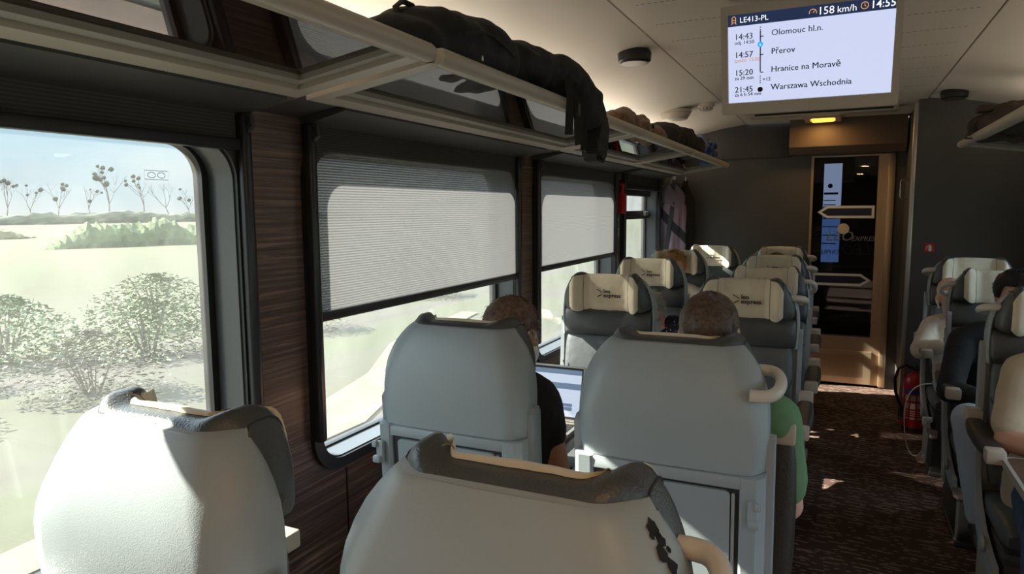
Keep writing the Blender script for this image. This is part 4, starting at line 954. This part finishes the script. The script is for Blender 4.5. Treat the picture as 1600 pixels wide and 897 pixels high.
# ------------------------------------------------------------------ luggage on the racks
blackcloth_m = pmat('black_nylon', (.008, .008, .008), .7, bump=.5, bscale=60, vary=.3, vscale=10)
strap_m = pmat('black_webbing', (.016, .014, .013), .8); buckle_m = pmat('black_buckle', (.02, .02, .02), .35)
def lump(prims, voxel, name, mat, parent, disp=.006, ds=18, it=4):
    bm = BM()
    for c, r, rot in prims: ellipsoid(bm, c, r, rot)
    return fuse(bm, voxel, name, mat, parent, it, disp, ds)
RACKZ = lambda x: 1.806 + (x + 1.295) / .41 * .062 + .031
t = thing('backpack', 'big rounded black backpack lying on the rack, left one', 'backpack', (-1.03, 1.70, RACKZ(-1.03)), 0, 'black backpacks on the rack')
lump([((0, .0, .085), (.15, .24, .09), None), ((0, .14, .095), (.15, .17, .105), None), ((.0, -.16, .06), (.12, .16, .065), None), ((.09, .05, .06), (.07, .2, .06), None), ((.03, .20, .08), (.13, .12, .09), None)], .012, 'bag_body', blackcloth_m, t, .012, 9)
bm = BM(); tube(bm, [(.02, -.20, .10), (.02, -.22, .135), (.02, -.19, .155), (.02, -.15, .155), (.02, -.12, .14)], .010, 8, flat=.6); finish(bm, 'grab_loop', strap_m, t)
bm = BM(); tube(bm, [(.155, -.12 + .3 * k / 14, .075 + .03 * math.sin(k / 14 * PI)) for k in range(15)], .005, 6); finish(bm, 'zip', strap_m, t)
bm = BM(); box(bm, (.135, -.005, .052), (.016, .022, .012), .003); box(bm, (.142, .0, .040), (.01, .008, .016), .002); finish(bm, 'zip_puller', steel_m, t)
t = thing('backpack', 'black backpack with straps and hip belt dangling over the rack rail', 'backpack', (-.98, 2.27, RACKZ(-.98)), 0, 'black backpacks on the rack')
lump([((-.02, -.12, .09), (.14, .22, .085), None), ((.03, .08, .085), (.13, .19, .080), None), ((.09, .20, .05), (.09, .12, .065), (.0, .4, 0)), ((.12, .22, -.01), (.055, .085, .07), None), ((-.05, .05, .06), (.15, .25, .06), None), ((.135, .25, .03), (.03, .05, .05), None)], .011, 'bag_body', blackcloth_m, t, .013, 11)
def straps(name, pts, wv, wd, th=.003):
    bm = BM(); ribbon(bm, pts, wv, wd, th); return finish(bm, name, strap_m, t)
straps('shoulder_strap', [(.11, -.03, .09), (.135, -.02, .06), (.14, -.015, .0), (.138, -.02, -.07), (.136, -.02, -.12)], (.8, .6, .1), .028)
straps('compression_strap', [(.12, .10, .05), (.145, .10, .0), (.148, .105, -.10), (.146, .10, -.165)], (.8, .6, .1), .022)
straps('chest_strap', [(.12, .04, .04), (.142, .045, -.01), (.146, .05, -.06), (.14, .07, -.11), (.138, .085, -.145)], (.8, .6, .1), .034)
bm = BM(); box(bm, (.147, .045, -.03), (.014, .032, .045), .004); finish(bm, 'buckle', buckle_m, t)
bm = BM(); box(bm, (.148, .10, -.175), (.010, .020, .028), .004); finish(bm, 'strap_end', buckle_m, t)
bm = BM(); pts = [(.12, .25, .05), (.145, .30, .0), (.15, .335, -.06), (.15, .325, -.13), (.148, .27, -.185), (.147, .21, -.19), (.147, .205, -.14), (.146, .24, -.06), (.14, .24, .0)]
ribbon(bm, pts[:4], (.2, 1, 0), .05, .012); finish(bm, 'hip_belt_wing', strap_m, t)
bm = BM(); plate(bm, [(.17, .02), (.27, .03), (.33, -.02), (.34, -.09), (.335, -.155), (.29, -.20), (.225, -.195), (.195, -.165), (.205, -.12), (.245, -.06), (.235, -.02)], [], MX, .105, .165)
bmesh.ops.bevel(bm, geom=bm.edges[:], offset=.005, segments=2, affect='EDGES'); finish(bm, 'hip_belt', strap_m, t, 40)
bm = BM(); tube(bm, [(.11, .305, .055), (.115, .335, .06), (.115, .345, .035), (.11, .335, .015), (.105, .315, .015)], .006, 6); finish(bm, 'haul_loop', strap_m, t)
brown_m = pmat('brown_fleece', (.20, .105, .060), .95, bump=1, bscale=90, vary=.3, vscale=30, sheen=.3)
t = thing('bundled_scarf', 'crumpled brown cloth on the rack beyond the backpacks', 'scarf', (-1.02, 3.70, RACKZ(-1.02)))
lump([((0, -.28, .06), (.10, .13, .07), None), ((.04, -.10, .05), (.09, .14, .06), (.3, 0, .2)), ((.07, .12, .035), (.06, .14, .045), (.1, 0, -.2)), ((-.03, -.18, .10), (.06, .09, .05), (.5, .3, 0))], .011, 'cloth', brown_m, t, .030, 11)
darkbag_m = pmat('dark_brown_nylon', (.022, .014, .013), .75, bump=.6, bscale=50, vary=.4, vscale=8)
t = thing('duffel_bag', 'dark soft duffel bag on the far rack under the dome', 'bag', (-1.03, 4.80, RACKZ(-1.03)))
lump([((0, -.35, .085), (.13, .22, .095), None), ((0, 0, .09), (.14, .3, .10), None), ((.02, .30, .075), (.12, .22, .085), None)], .013, 'bag_body', darkbag_m, t, .02, 10)
bm = BM(); tube(bm, [(.11, -.2 + .4 * k / 12, .08 + .05 * math.sin(k / 12 * PI)) for k in range(13)], .012, 8); finish(bm, 'carry_handle', strap_m, t)
m, nt, B, O, N, L = nodes('blue_white_print'); tc = N('ShaderNodeTexCoord'); v = N('ShaderNodeTexVoronoi'); v.inputs['Scale'].default_value = 26; L(tc.outputs['Object'], v.inputs['Vector'])
r = N('ShaderNodeValToRGB'); r.color_ramp.elements[0].color = (.30, .42, .6, 1); r.color_ramp.elements[1].color = (.012, .05, .22, 1); r.color_ramp.elements[0].position = .1; r.color_ramp.elements[1].position = .45
L(v.outputs['Distance'], r.inputs[0]); L(r.outputs[0], B.inputs['Base Color']); B.inputs['Roughness'].default_value = .7
t = thing('tote_bag', 'blue and white patterned bag at the far end of the left rack', 'bag', (-1.02, 5.62, RACKZ(-1.02)))
lump([((0, 0, .095), (.11, .17, .10), None), ((.03, .10, .07), (.09, .13, .08), None)], .012, 'bag_body', m, t, .018, 14)
bm = BM(); ribbon(bm, [(.06, -.15, .06), (.09, -.17, .12), (.06, -.15, .185), (.0, -.10, .19)], (0, 1, 0), .09, .004); finish(bm, 'grey_flap', pmat('grey_blue_cloth', (.20, .23, .30), .8), t)
bm = BM(); tube(bm, [(.10, -.10, .09), (.125, -.07, .12), (.12, 0, .14), (.12, .07, .12), (.10, .1, .09)], .009, 8); finish(bm, 'carry_handle', pmat('blue_strap', (.03, .08, .3), .7), t)
brbag_m = pmat('brown_canvas', (.045, .028, .020), .85, bump=.6, bscale=70, vary=.3, vscale=9)
t = thing('canvas_bag', 'dark brown canvas bag on the right rack', 'bag', (.80, 4.45, 1.857))
lump([((0, 0, .09), (.17, .17, .10), None), ((.10, -.05, .11), (.14, .15, .10), None), ((-.12, .0, .07), (.07, .13, .075), None)], .012, 'bag_body', brbag_m, t, .02, 12)
bm = BM(); box(bm, (-.13, -.02, .165), (.07, .10, .035), .01, rot=None); finish(bm, 'bag_flap', brbag_m, t)
bm = BM(); ribbon(bm, [(-.17, -.06, .10), (-.20, -.06, .05), (-.215, -.06, .015), (-.18, -.07, .010), (-.10, -.08, .018)], (0, 1, 0), .03, .004); finish(bm, 'shoulder_strap', strap_m, t)

# coat on its hook in the far left corner
m, nt, B, O, N, L = nodes('mauve_coat'); tc = N('ShaderNodeTexCoord'); s = N('ShaderNodeSeparateXYZ'); L(tc.outputs['Object'], s.inputs[0])
u_ = math_n(N, L, 'ADD', math_n(N, L, 'MULTIPLY', s.outputs['X'], 1.1), s.outputs['Z'])
k_ = math_n(N, L, 'LESS_THAN', math_n(N, L, 'ABSOLUTE', math_n(N, L, 'ADD', u_, .335)), .048)
mx = N('ShaderNodeMix'); mx.data_type = 'RGBA'; L(k_, mx.inputs['Factor']); mx.inputs['A'].default_value = (.27, .20, .25, 1); mx.inputs['B'].default_value = (.035, .033, .05, 1)
L(mx.outputs['Result'], B.inputs['Base Color']); B.inputs['Roughness'].default_value = .85
t = thing('hanging_coat', 'mauve coat with a dark band hanging in the far corner', 'coat', (-1.365, 6.22, 1.74))
bm = BM(); rings = []
for i in range(22):
    q = i / 21; z = -.62 * q; w_ = .020 + .085 * smoothstep(0, .35, q) + .018 * q; d_ = .015 + .06 * smoothstep(0, .3, q); R2 = []
    for k in range(48):
        a = 2 * PI * k / 48; f_ = 1 + .16 * math.sin(5 * a + 2.5 * q) * smoothstep(.1, .6, q) + .07 * math.sin(11 * a - q * 3)
        R2.append(((w_ * math.cos(a)) * f_ + .012 * math.sin(q * 4), d_ * math.sin(a) * f_, z))
    rings.append(R2)
bridge(bm, rings); finish(bm, 'coat_body', m, t, 60)
bm = BM(); rings = []
for i in range(10):
    q = i / 9; a0 = .03 + .075 * math.sin(q * PI * .7)
    rings.append([(a0 * math.cos(a) * 1.15 + .01, -.02 + (.02 + .055 * q) * math.sin(a), -.03 - .16 * q + .035 * math.sin(a * 2)) for a in (2 * PI * k / 24 for k in range(24))])
bridge(bm, rings); finish(bm, 'hood', pmat('mauve_hood', (.20, .15, .19), .85), t, 60)
bm = BM()
ribbon(bm, [(.035, -.078, -.17), (.022, -.09, -.30), (.005, -.095, -.44), (-.02, -.092, -.58)], (1, 0, .1), .035, .008); finish(bm, 'dark_facing', black_m, t)
bm = BM(); tube(bm, [(-.0, .0, -.0), (.0, 0, .03), (.0, .04, .05), (0, .10, .05)], .006, 8); lathe(bm, [(0, .0), (.02, 0), (.02, .01), (0, .01)], (0, .10, .05), 16, 'Y'); finish(bm, 'hook', alu_m, t)
t = thing('hanging_jacket', 'black jacket hanging beside the mauve coat', 'jacket', (-1.255, 6.30, 1.76))
bm = BM(); rings = []
for i in range(20):
    q = i / 19; w_ = .018 + .055 * smoothstep(0, .3, q) + .01 * q; d_ = .012 + .06 * smoothstep(0, .3, q)
    rings.append([(w_ * math.cos(a) * (1 + .15 * math.sin(4 * a + 3 * q)), d_ * math.sin(a), -.66 * q) for a in (2 * PI * k / 32 for k in range(32))])
bridge(bm, rings); finish(bm, 'jacket_body', pmat('black_wool', (.012, .012, .013), .9), t, 60)
bm = BM(); tube(bm, [(0, 0, 0), (0, .02, .03), (0, .12, .03)], .006, 8); finish(bm, 'hook', alu_m, t)
# ------------------------------------------------------------------ passengers
def basis(fwd, up_=(0, 0, 1)):
    f_ = Vector(fwd).normalized(); r_ = f_.cross(Vector(up_)).normalized(); u_ = r_.cross(f_)
    return Matrix((r_, f_, u_)).transposed()          # local x right, y forward, z up
def head_prims(bm, c, B_, neck, s=1.0):
    P = lambda p: Vector(c) + B_ @ (Vector(p) * s)
    def el(p, r, rot=None): ellipsoid(bm, P(p), [q * s for q in r], B_ @ (rot or Matrix.Identity(3)), 18, 12)
    el((0, -.012, .022), (.073, .093, .083)); el((0, .022, -.030), (.060, .066, .078)); el((0, .040, -.082), (.042, .040, .030)); el((0, .010, -.055), (.056, .06, .05))
    el((0, .080, .012), (.05, .012, .012)); capsule(bm, P((0, .088, .005)), P((0, .106, -.030)), .009 * s, .013 * s)
    el((0, .083, -.060), (.022, .010, .005)); el((0, .081, -.069), (.020, .010, .006)); el((0, .074, -.098), (.018, .014, .012))
    for q in (-1, 1):
        el((q * .076, -.006, -.014), (.009, .022, .034), Euler((-.15, 0, q * .25)).to_matrix()); el((q * .078, .0, -.036), (.006, .010, .012)); el((q * .038, .066, -.024), (.022, .016, .016))
    capsule(bm, P((0, -.015, -.05)), neck, .054 * s, .060 * s)
def hand_prims(bm, wrist, fwd, nrm, curl=.5, side=1, s=.93):
    """palm + four unequal fingers + thumb; nrm = back of the hand"""
    B_ = basis(fwd, nrm); W_ = Vector(wrist)
    P = lambda x, y, z: W_ + B_ @ (Vector((x, y, z)) * s)
    for x in (-.026, -.009, .009, .026): capsule(bm, P(x * .6, .005, 0), P(x, .078, 0), .014 * s, .0115 * s, 8)
    for x, l in ((-.030, .066), (-.010, .076), (.010, .070), (.029, .054)):
        x *= -side; a = curl * .7; p0 = P(x, .080, 0)
        y, z = .080, 0; pts = [p0]
        for k, part in enumerate((.45, .32, .25)):
            y += l * part * math.cos(a); z -= l * part * math.sin(a); a += curl * .75; pts.append(P(x * 1.08, y, z))
        for q in range(3): capsule(bm, pts[q], pts[q + 1], (.0088 - .0008 * q) * s, (.0082 - .0008 * q) * s, 8)
    capsule(bm, P(-side * .020, .018, -.004), P(-side * .045, .050, -.014), .013 * s, .010 * s, 8); capsule(bm, P(-side * .045, .050, -.014), P(-side * .046, .086, -.022), .0095 * s, .0078 * s, 8)
def torso(bm, pel, neck, sh_axis, g=0.0, wide=1.0, top=1.0):
    pel, neck = Vector(pel), Vector(neck); ax = (neck - pel); rings = []
    r_ = Vector(sh_axis).normalized()
    for q, w_, d_ in ((-.16, .115, .085), (-.08, .158, .118), (.05, .165, .125), (.25, .152, .118), (.5, .158, .118), (.72, .172, .116), (.86, .165, .100), (.95, .105, .078), (1.0, .062, .060)):
        if q > top: break
        c = pel + ax * q + r_.cross(ax.normalized()) * (.018 * math.sin(PI * max(0, min(1, q)))); d2 = r_.cross(ax).normalized()
        rings.append([c + r_ * (w_ * wide + g) * math.copysign(abs(math.cos(a)) ** .85, math.cos(a)) + d2 * (d_ * wide + g) * math.copysign(abs(math.sin(a)) ** .85, math.sin(a)) for a in (2 * PI * k / 24 for k in range(24))])
    bridge(bm, rings)
def hair_shell(c, B_, s, mat, parent, front=.058, side=-.005, back=-.092, vol=.010, tufts=900, tl=.016, seed=1, mess=.4, droop=.35, ear=True):
    """short hair: a closed cap over the skull with fine tufts"""
    R_ = random.Random(seed); bm = BM(); outer = []; inner = []; nA, nR = 44, 14
    C_ = Vector((0, -.012, .020)); S_ = Vector((.073, .093, .083))
    def edge(a):                       # a = 0 front, pi = back : lower hairline height
        t = abs(a) / PI
        if t < .30: return front
        if t < .48: return front + (side - front) * smoothstep(.30, .46, t)
        return side + (back - side) * smoothstep(.55, .78, t)
    for j in range(nR + 1):
        ro, ri = [], []
        for i in range(nA):
            a = -PI + 2 * PI * i / nA; zl = edge(a); t0 = math.asin(max(-.999, min(.999, (zl - C_.z) / S_.z)))
            ph = PI / 2 + (t0 - PI / 2) * (j / nR)
            dirv = Vector((math.sin(a) * math.cos(ph), math.cos(a) * math.cos(ph), math.sin(ph)))
            th = vol * (1 - .75 * (j / nR) ** 4) + .0025
            p = C_ + Vector((dirv.x * S_.x, dirv.y * S_.y, dirv.z * S_.z)); nn = Vector((dirv.x / S_.x, dirv.y / S_.y, dirv.z / S_.z)).normalized()
            if zl < -.03 and ph < -.2: p.y += .010 * min(1, (-.2 - ph))
            wv = 1 + .35 * noise.noise(p * 55 + Vector((seed, 0, 0))) * (j > 0) + .25 * noise.noise(p * 130) * (j > 0)
            ro.append(Vector(c) + B_ @ ((p + nn * th * wv) * s)); ri.append(Vector(c) + B_ @ ((p - nn * .006) * s))
        if j == 0: ro = [sum(ro, Vector()) / nA] * nA; ri = [sum(ri, Vector()) / nA] * nA; ro = [q + Vector((1e-5 * math.cos(k), 1e-5 * math.sin(k), 0)) for k, q in enumerate(ro)]
        outer.append(ro); inner.append(ri)
    bridge(bm, outer + inner[::-1], True, True)
    for k in range(tufts):
        a = R_.uniform(-PI, PI); zl = edge(a); t0 = math.asin(max(-.999, min(.999, (zl - C_.z) / S_.z))); q = R_.random() ** .8
        ph = PI / 2 + (t0 - PI / 2) * q
        dirv = Vector((math.sin(a) * math.cos(ph), math.cos(a) * math.cos(ph), math.sin(ph)))
        p = C_ + Vector((dirv.x * S_.x, dirv.y * S_.y, dirv.z * S_.z)); nn = Vector((dirv.x / S_.x, dirv.y / S_.y, dirv.z / S_.z)).normalized()
        dn = (Vector((R_.gauss(0, mess), R_.gauss(0, mess), -1 + .6 * (1 - q))) + Vector((0, .6 if abs(a) < .9 else -.2, 0)) * (1 - q)); dn = (dn - nn * dn.dot(nn)).normalized()
        b0 = p + nn * vol * .75; l = tl * R_.uniform(.6, 1.3); tip = b0 + dn * l + nn * (vol * .55 + l * (droop * R_.uniform(.1, .8))); sd = nn.cross(dn) * R_.uniform(.0012, .0024)
        vs = [bm.verts.new(Vector(c) + B_ @ (x_ * s)) for x_ in (b0 - sd, b0 + sd, tip)]; bm.faces.new(vs)
    return finish(bm, 'hair', mat, parent, 80)
def person(label, J, shirt, trous, skin, hair=None, sleeve=.55, hs=.90, hands=(.5, .5), shirt_disp=.004, group=None, sh_m=None, wide=.95, extras=None):
    V_ = {k: Vector(v) for k, v in J.items()}
    root = thing('person', label, 'person', (V_['pel'].x, V_['pel'].y, 0), 0, group); off = Vector(root.location)
    Hb = basis(V_['hf'], V_.get('hu', Vector((0, 0, 1)))); ax = (V_['sr'] - V_['sl'])
    bm = BM(); torso(bm, V_['pel'], V_['neck'], ax, -.004, wide); head_prims(bm, V_['head'], Hb, V_['neck'] + (V_['head'] - V_['neck']) * .12, hs)
    for q in 'rl':
        capsule(bm, V_['s' + q] + (V_['neck'] - V_['s' + q]) * .25, V_['s' + q], .05, .048); capsule(bm, V_['s' + q], V_['e' + q], .046, .038); capsule(bm, V_['e' + q], V_['e' + q] + (V_['w' + q] - V_['e' + q]) * .3, .038, .040); capsule(bm, V_['e' + q], V_['w' + q], .038, .026)
        d_ = (V_['w' + q] - V_['e' + q]).normalized(); hd = V_.get('h' + q, d_); hand_prims(bm, V_['w' + q] + hd * .012, hd, V_.get('hn' + q, Vector((0, 0, 1))), hands[0 if q == 'r' else 1], 1 if q == 'r' else -1)
        capsule(bm, V_['t' + q], V_['k' + q], .078, .054); capsule(bm, V_['k' + q], V_['a' + q], .052, .036); f_ = V_['ff']; capsule(bm, V_['a' + q] + Vector((0, 0, -.03)), V_['a' + q] + f_ * .13 + Vector((0, 0, -.045)), .034, .028)
    bmesh.ops.translate(bm, vec=-off, verts=bm.verts[:]); fuse(bm, .0065, 'body', skin, root, 4)
    bm = BM(); torso(bm, V_['pel'] + (V_['neck'] - V_['pel']) * .0, V_['neck'], ax, .010, wide, .97)
    for q in 'rl':
        capsule(bm, V_['s' + q] + (V_['neck'] - V_['s' + q]) * .45, V_['s' + q], .056, .060); e_ = V_['e' + q]; s0 = V_['s' + q]
        if sleeve <= 1: capsule(bm, s0, s0 + (e_ - s0) * sleeve, .060, .056)
        else:
            capsule(bm, s0, e_, .060, .054); capsule(bm, e_, e_ + (V_['w' + q] - e_) * (sleeve - 1), .054, .042)
    bmesh.ops.translate(bm, vec=-off, verts=bm.verts[:]); fuse(bm, .008, 'shirt' if sleeve <= 1 else 'sweater', shirt, root, 3, shirt_disp, 16)
    bm = BM()
    ellipsoid(bm, V_['pel'] + Vector((0, 0, -.02)), (.165, .13, .10))
    for q in 'rl': capsule(bm, V_['t' + q], V_['k' + q], .088, .066); capsule(bm, V_['k' + q], V_['a' + q] + Vector((0, 0, .02)), .064, .056)
    bmesh.ops.translate(bm, vec=-off, verts=bm.verts[:]); fuse(bm, .010, 'trousers', trous, root, 3, .004, 14)
    for q in 'rl':
        bm = BM(); a_ = V_['a' + q]; f_ = V_['ff']; capsule(bm, a_ + Vector((0, 0, -.035)), a_ + f_ * .15 + Vector((0, 0, -.05)), .044, .036); ellipsoid(bm, a_ + f_ * .02 + Vector((0, 0, -.03)), (.042, .06, .042))
        bmesh.ops.translate(bm, vec=-off, verts=bm.verts[:])
        for vtx in bm.verts: vtx.co.z = max(vtx.co.z, .002)
        finish(bm, 'shoe', black_m, root, 60)
    hc = V_['head'] - off
    bm = BM()
    for q in (-1, 1): ellipsoid(bm, hc + Hb @ (Vector((q * .030, .077, -.004)) * hs), [.011 * hs] * 3, None, 12, 8)
    finish(bm, 'eye', pmat('eye_white', (.6, .58, .55), .3), root)
    bm = BM()
    for q in (-1, 1): tube(bm, [hc + Hb @ (Vector((q * x_, .084 - .012 * abs(x_ - .03) / .02, .022 + z_)) * hs) for x_, z_ in ((.014, 0), (.03, .005), (.046, .0))], .0035, 6)
    finish(bm, 'eyebrow', pmat('eyebrow', (.06, .04, .03), .9), root)
    if hair: hair(hc, Hb, root)
    if extras: extras(hc, Hb, root, off)
    return root
def seated(pel, facing, lean, head, neck=None, **over):
    """default sitting joints; facing = +1 (away from the camera) or -1"""
    p = Vector(pel); f_ = Vector((0, facing, 0)); r_ = Vector((facing, 0, 0)); n = Vector(neck) if neck else p + Vector((0, 0, .50)) + f_ * lean
    J = dict(pel=p, neck=n, head=head, hf=f_, ff=f_)
    for q, s_ in (('r', 1), ('l', -1)):
        sh = n + r_ * s_ * .165 + Vector((0, 0, -.065)); J['s' + q] = sh; J['e' + q] = sh + r_ * s_ * .03 + f_ * .05 + Vector((0, 0, -.255)); J['w' + q] = J['e' + q] + f_ * .20 + Vector((0, 0, .03)) - r_ * s_ * .10
        J['t' + q] = p + r_ * s_ * .085 + Vector((0, 0, -.02)) + f_ * .03; J['k' + q] = p + r_ * s_ * .10 + f_ * .40 + Vector((0, 0, -.02)); J['a' + q] = J['k' + q] + f_ * .04 + Vector((0, 0, -.41 + (.50 - p.z)))
    J.update(over); return J
hair_brown = pmat('brown_hair', (.15, .092, .058), .5, vary=.45, vscale=90, spec=.5); hair_dark = pmat('dark_brown_hair', (.095, .060, .042), .5, vary=.5, vscale=110, spec=.5)
hair_grey = pmat('grey_hair', (.26, .24, .21), .6, vary=.3, vscale=90); hair_blond = pmat('blond_hair', (.42, .24, .10), .6, vary=.4, vscale=90); hair_black = pmat('black_hair', (.014, .011, .010), .5)
blacktee_m = pmat('black_jersey', (.012, .012, .013), .85, bump=.5, bscale=45); jeans_m = pmat('blue_denim', (.045, .068, .13), .85, bump=.4, bscale=160, vary=.25, vscale=25)
green_m = pmat('green_jersey', (.12, .235, .115), .85, bump=.4, bscale=40); tan_m = pmat('tan_jersey', (.46, .36, .25), .9, bump=.35, bscale=45, vary=.06, vscale=12); sweat_m = pmat('cream_sweater', (.62, .52, .42), .9, bump=.6, bscale=60, vary=.08, vscale=20)
palepant_m = pmat('pale_blue_trousers', (.42, .47, .54), .85, bump=.4, bscale=40); darkpant_m = pmat('dark_trousers', (.02, .02, .025), .85)
m, nt, B, O, N, L = nodes('navy_dotted'); dot_m = m; tc = N('ShaderNodeTexCoord'); v = N('ShaderNodeTexVoronoi'); v.inputs['Scale'].default_value = 48; L(tc.outputs['Object'], v.inputs['Vector'])
k_ = math_n(N, L, 'LESS_THAN', v.outputs['Distance'], .17); mx = N('ShaderNodeMix'); mx.data_type = 'RGBA'; L(k_, mx.inputs['Factor']); mx.inputs['A'].default_value = (.010, .014, .035, 1); mx.inputs['B'].default_value = (.55, .6, .75, 1)
L(mx.outputs['Result'], B.inputs['Base Color']); B.inputs['Roughness'].default_value = .8

# the man with the laptop
def mask_loop(hc, Hb, root, off):
    bm = BM(); P = lambda x, y, z: hc + Hb @ (Vector((x, y, z)) * .93)
    tube(bm, [P(.078, -.012, .012), P(.086, -.03, -.005), P(.084, -.028, -.035), P(.076, .01, -.055), P(.064, .05, -.062)], .0022, 6); tube(bm, [P(.078, -.005, .016), P(.076, .03, .0), P(.066, .055, -.025)], .0022, 6)
    finish(bm, 'mask_ear_loop', white_m, root)
    bm = BM(); ellipsoid(bm, P(0, .062, -.058), (.056, .048, .046), Hb, 20, 12); finish(bm, 'face_mask', white_m, root)
person('man with brown hair and black t-shirt bending over the laptop', seated((-.93, 1.90, .53), 1, 0, (-.856, 1.815, 1.155), (-.875, 1.81, 1.035),
    hf=(.28, 1, -.30), sr=(-.775, 1.84, .955), er=(-.716, 1.85, .685), wr=(-.84, 2.08, .735), sl=(-1.04, 1.82, .98), el=(-1.13, 1.92, .74), wl=(-1.05, 2.14, .745), hr=(-.15, 1, -.02), hl=(.2, 1, -.02)),
    blacktee_m, jeans_m, skin_m, lambda c, B_, p: hair_shell(c, B_, .915, hair_brown, p, .05, -.005, -.085, .009, 1800, .022, 4, .5, .4), .36, extras=mask_loop)
# the passenger in green in front of him, seen from behind
person('short haired person in a green top, head seen from behind over the seat', seated((-.315, 1.90, .53), 1, 0, (-.284, 1.765, 1.205), (-.29, 1.80, 1.055),
    sr=(-.122, 1.82, .985), er=(-.092, 1.93, .715), wr=(-.20, 2.14, .73)), green_m, darkpant_m, skin2_m, lambda c, B_, p: hair_shell(c, B_, .915, hair_dark, p, .05, -.015, -.095, .005, 2200, .012, 9, .35, .35), .75)
person('person in a dotted navy top slumped behind the facing window seat', seated((-.97, 4.09, .52), -1, 0, (-.955, 3.84, .93), (-.925, 3.96, .86), hf=(.2, -1, -.5), sl=(-.775, 3.94, .845), el=(-.735, 3.90, .60), wl=(-.86, 3.72, .62)),
    dot_m, darkpant_m, skin2_m, lambda c, B_, p: hair_shell(c, B_, .97, hair_grey, p, .05, -.05, -.10, .022, 900, .035, 12, .6, .5), 1.7)
person('person with untidy blond hair leaning on the sunlit cover', seated((-1.06, 5.02, .47), -1, 0, (-1.075, 5.02, 1.095), (-1.07, 5.05, .96), er=(-1.26, 4.93, .68), el=(-.86, 4.93, .68), wr=(-1.02, 4.76, .74), wl=(-.98, 4.74, .70), hr=(1, -.2, 0), hl=(-1, -.2, 0)), sweat_m, darkpant_m, skin2_m, lambda c, B_, p: hair_shell(c, B_, .97, hair_blond, p, .05, -.04, -.10, .018, 1200, .035, 15, .8, .9), 1.8)
person('person whose dark hair shows before the last aisle seat', seated((-.41, 5.66, .46), -1, 0, (-.422, 5.67, 1.06), (-.415, 5.68, .93)), blacktee_m, darkpant_m, skin_m, lambda c, B_, p: hair_shell(c, B_, .97, hair_black, p, .05, -.02, -.095, .012, 500, .015, 17), 1.8)
def earbud(hc, Hb, root, off):
    bm = BM(); P = lambda x, y, z: hc + Hb @ (Vector((x, y, z)) * .95)
    ellipsoid(bm, P(.080, .004, -.026), (.008, .009, .012)); capsule(bm, P(.082, .010, -.030), P(.079, .022, -.058), .004, .004); finish(bm, 'earbud', white_m, root)
person('bald person in a cream sweater leaning towards the aisle', seated((.70, 4.62, .52), -1, 0, (.592, 4.545, 1.015), (.625, 4.60, .875), hf=(.25, -1, -.25), hu=(-.18, 0, 1), sr=(.512, 4.62, .825), er=(.445, 4.44, .715), wr=(.56, 4.36, .76), sl=(.78, 4.62, .86), hr=(.9, -.3, .1)),
    sweat_m, palepant_m, skin2_m, None, 1.85, extras=earbud, hs=.95)
person('person in a black jacket and pale trousers in the middle single seat', seated((.735, 3.78, .52), -1, 0, (.735, 3.76, 1.115), (.70, 3.77, .985), sr=(.535, 3.72, .90), er=(.475, 3.55, .70), wr=(.60, 3.38, .70), kr=(.52, 3.34, .635), ar=(.58, 3.30, .22), ff=(0, -1, 0)),
    blacktee_m, palepant_m, skin2_m, lambda c, B_, p: hair_shell(c, B_, .97, hair_black, p, .045, -.03, -.10, .016, 600, .02, 21), 1.85, wide=1.05)
person('big man in a tan t-shirt and blue jeans at the right edge', seated((.76, 2.92, .52), -1, 0, (.83, 2.78, 1.215), (.80, 2.84, 1.055), hf=(.2, -1, -.15), sr=(.590, 2.86, .945), er=(.535, 2.72, .735), wr=(.735, 2.56, .745), kr=(.60, 2.46, .52), ar=(.60, 2.40, .085), hr=(1, -.25, 0)),
    tan_m, jeans_m, skin_m, lambda c, B_, p: hair_shell(c, B_, .97, hair_brown, p, .05, -.01, -.095, .012, 600, .015, 23), .78, wide=1.12)

bpy.data.scenes.remove(WORK)
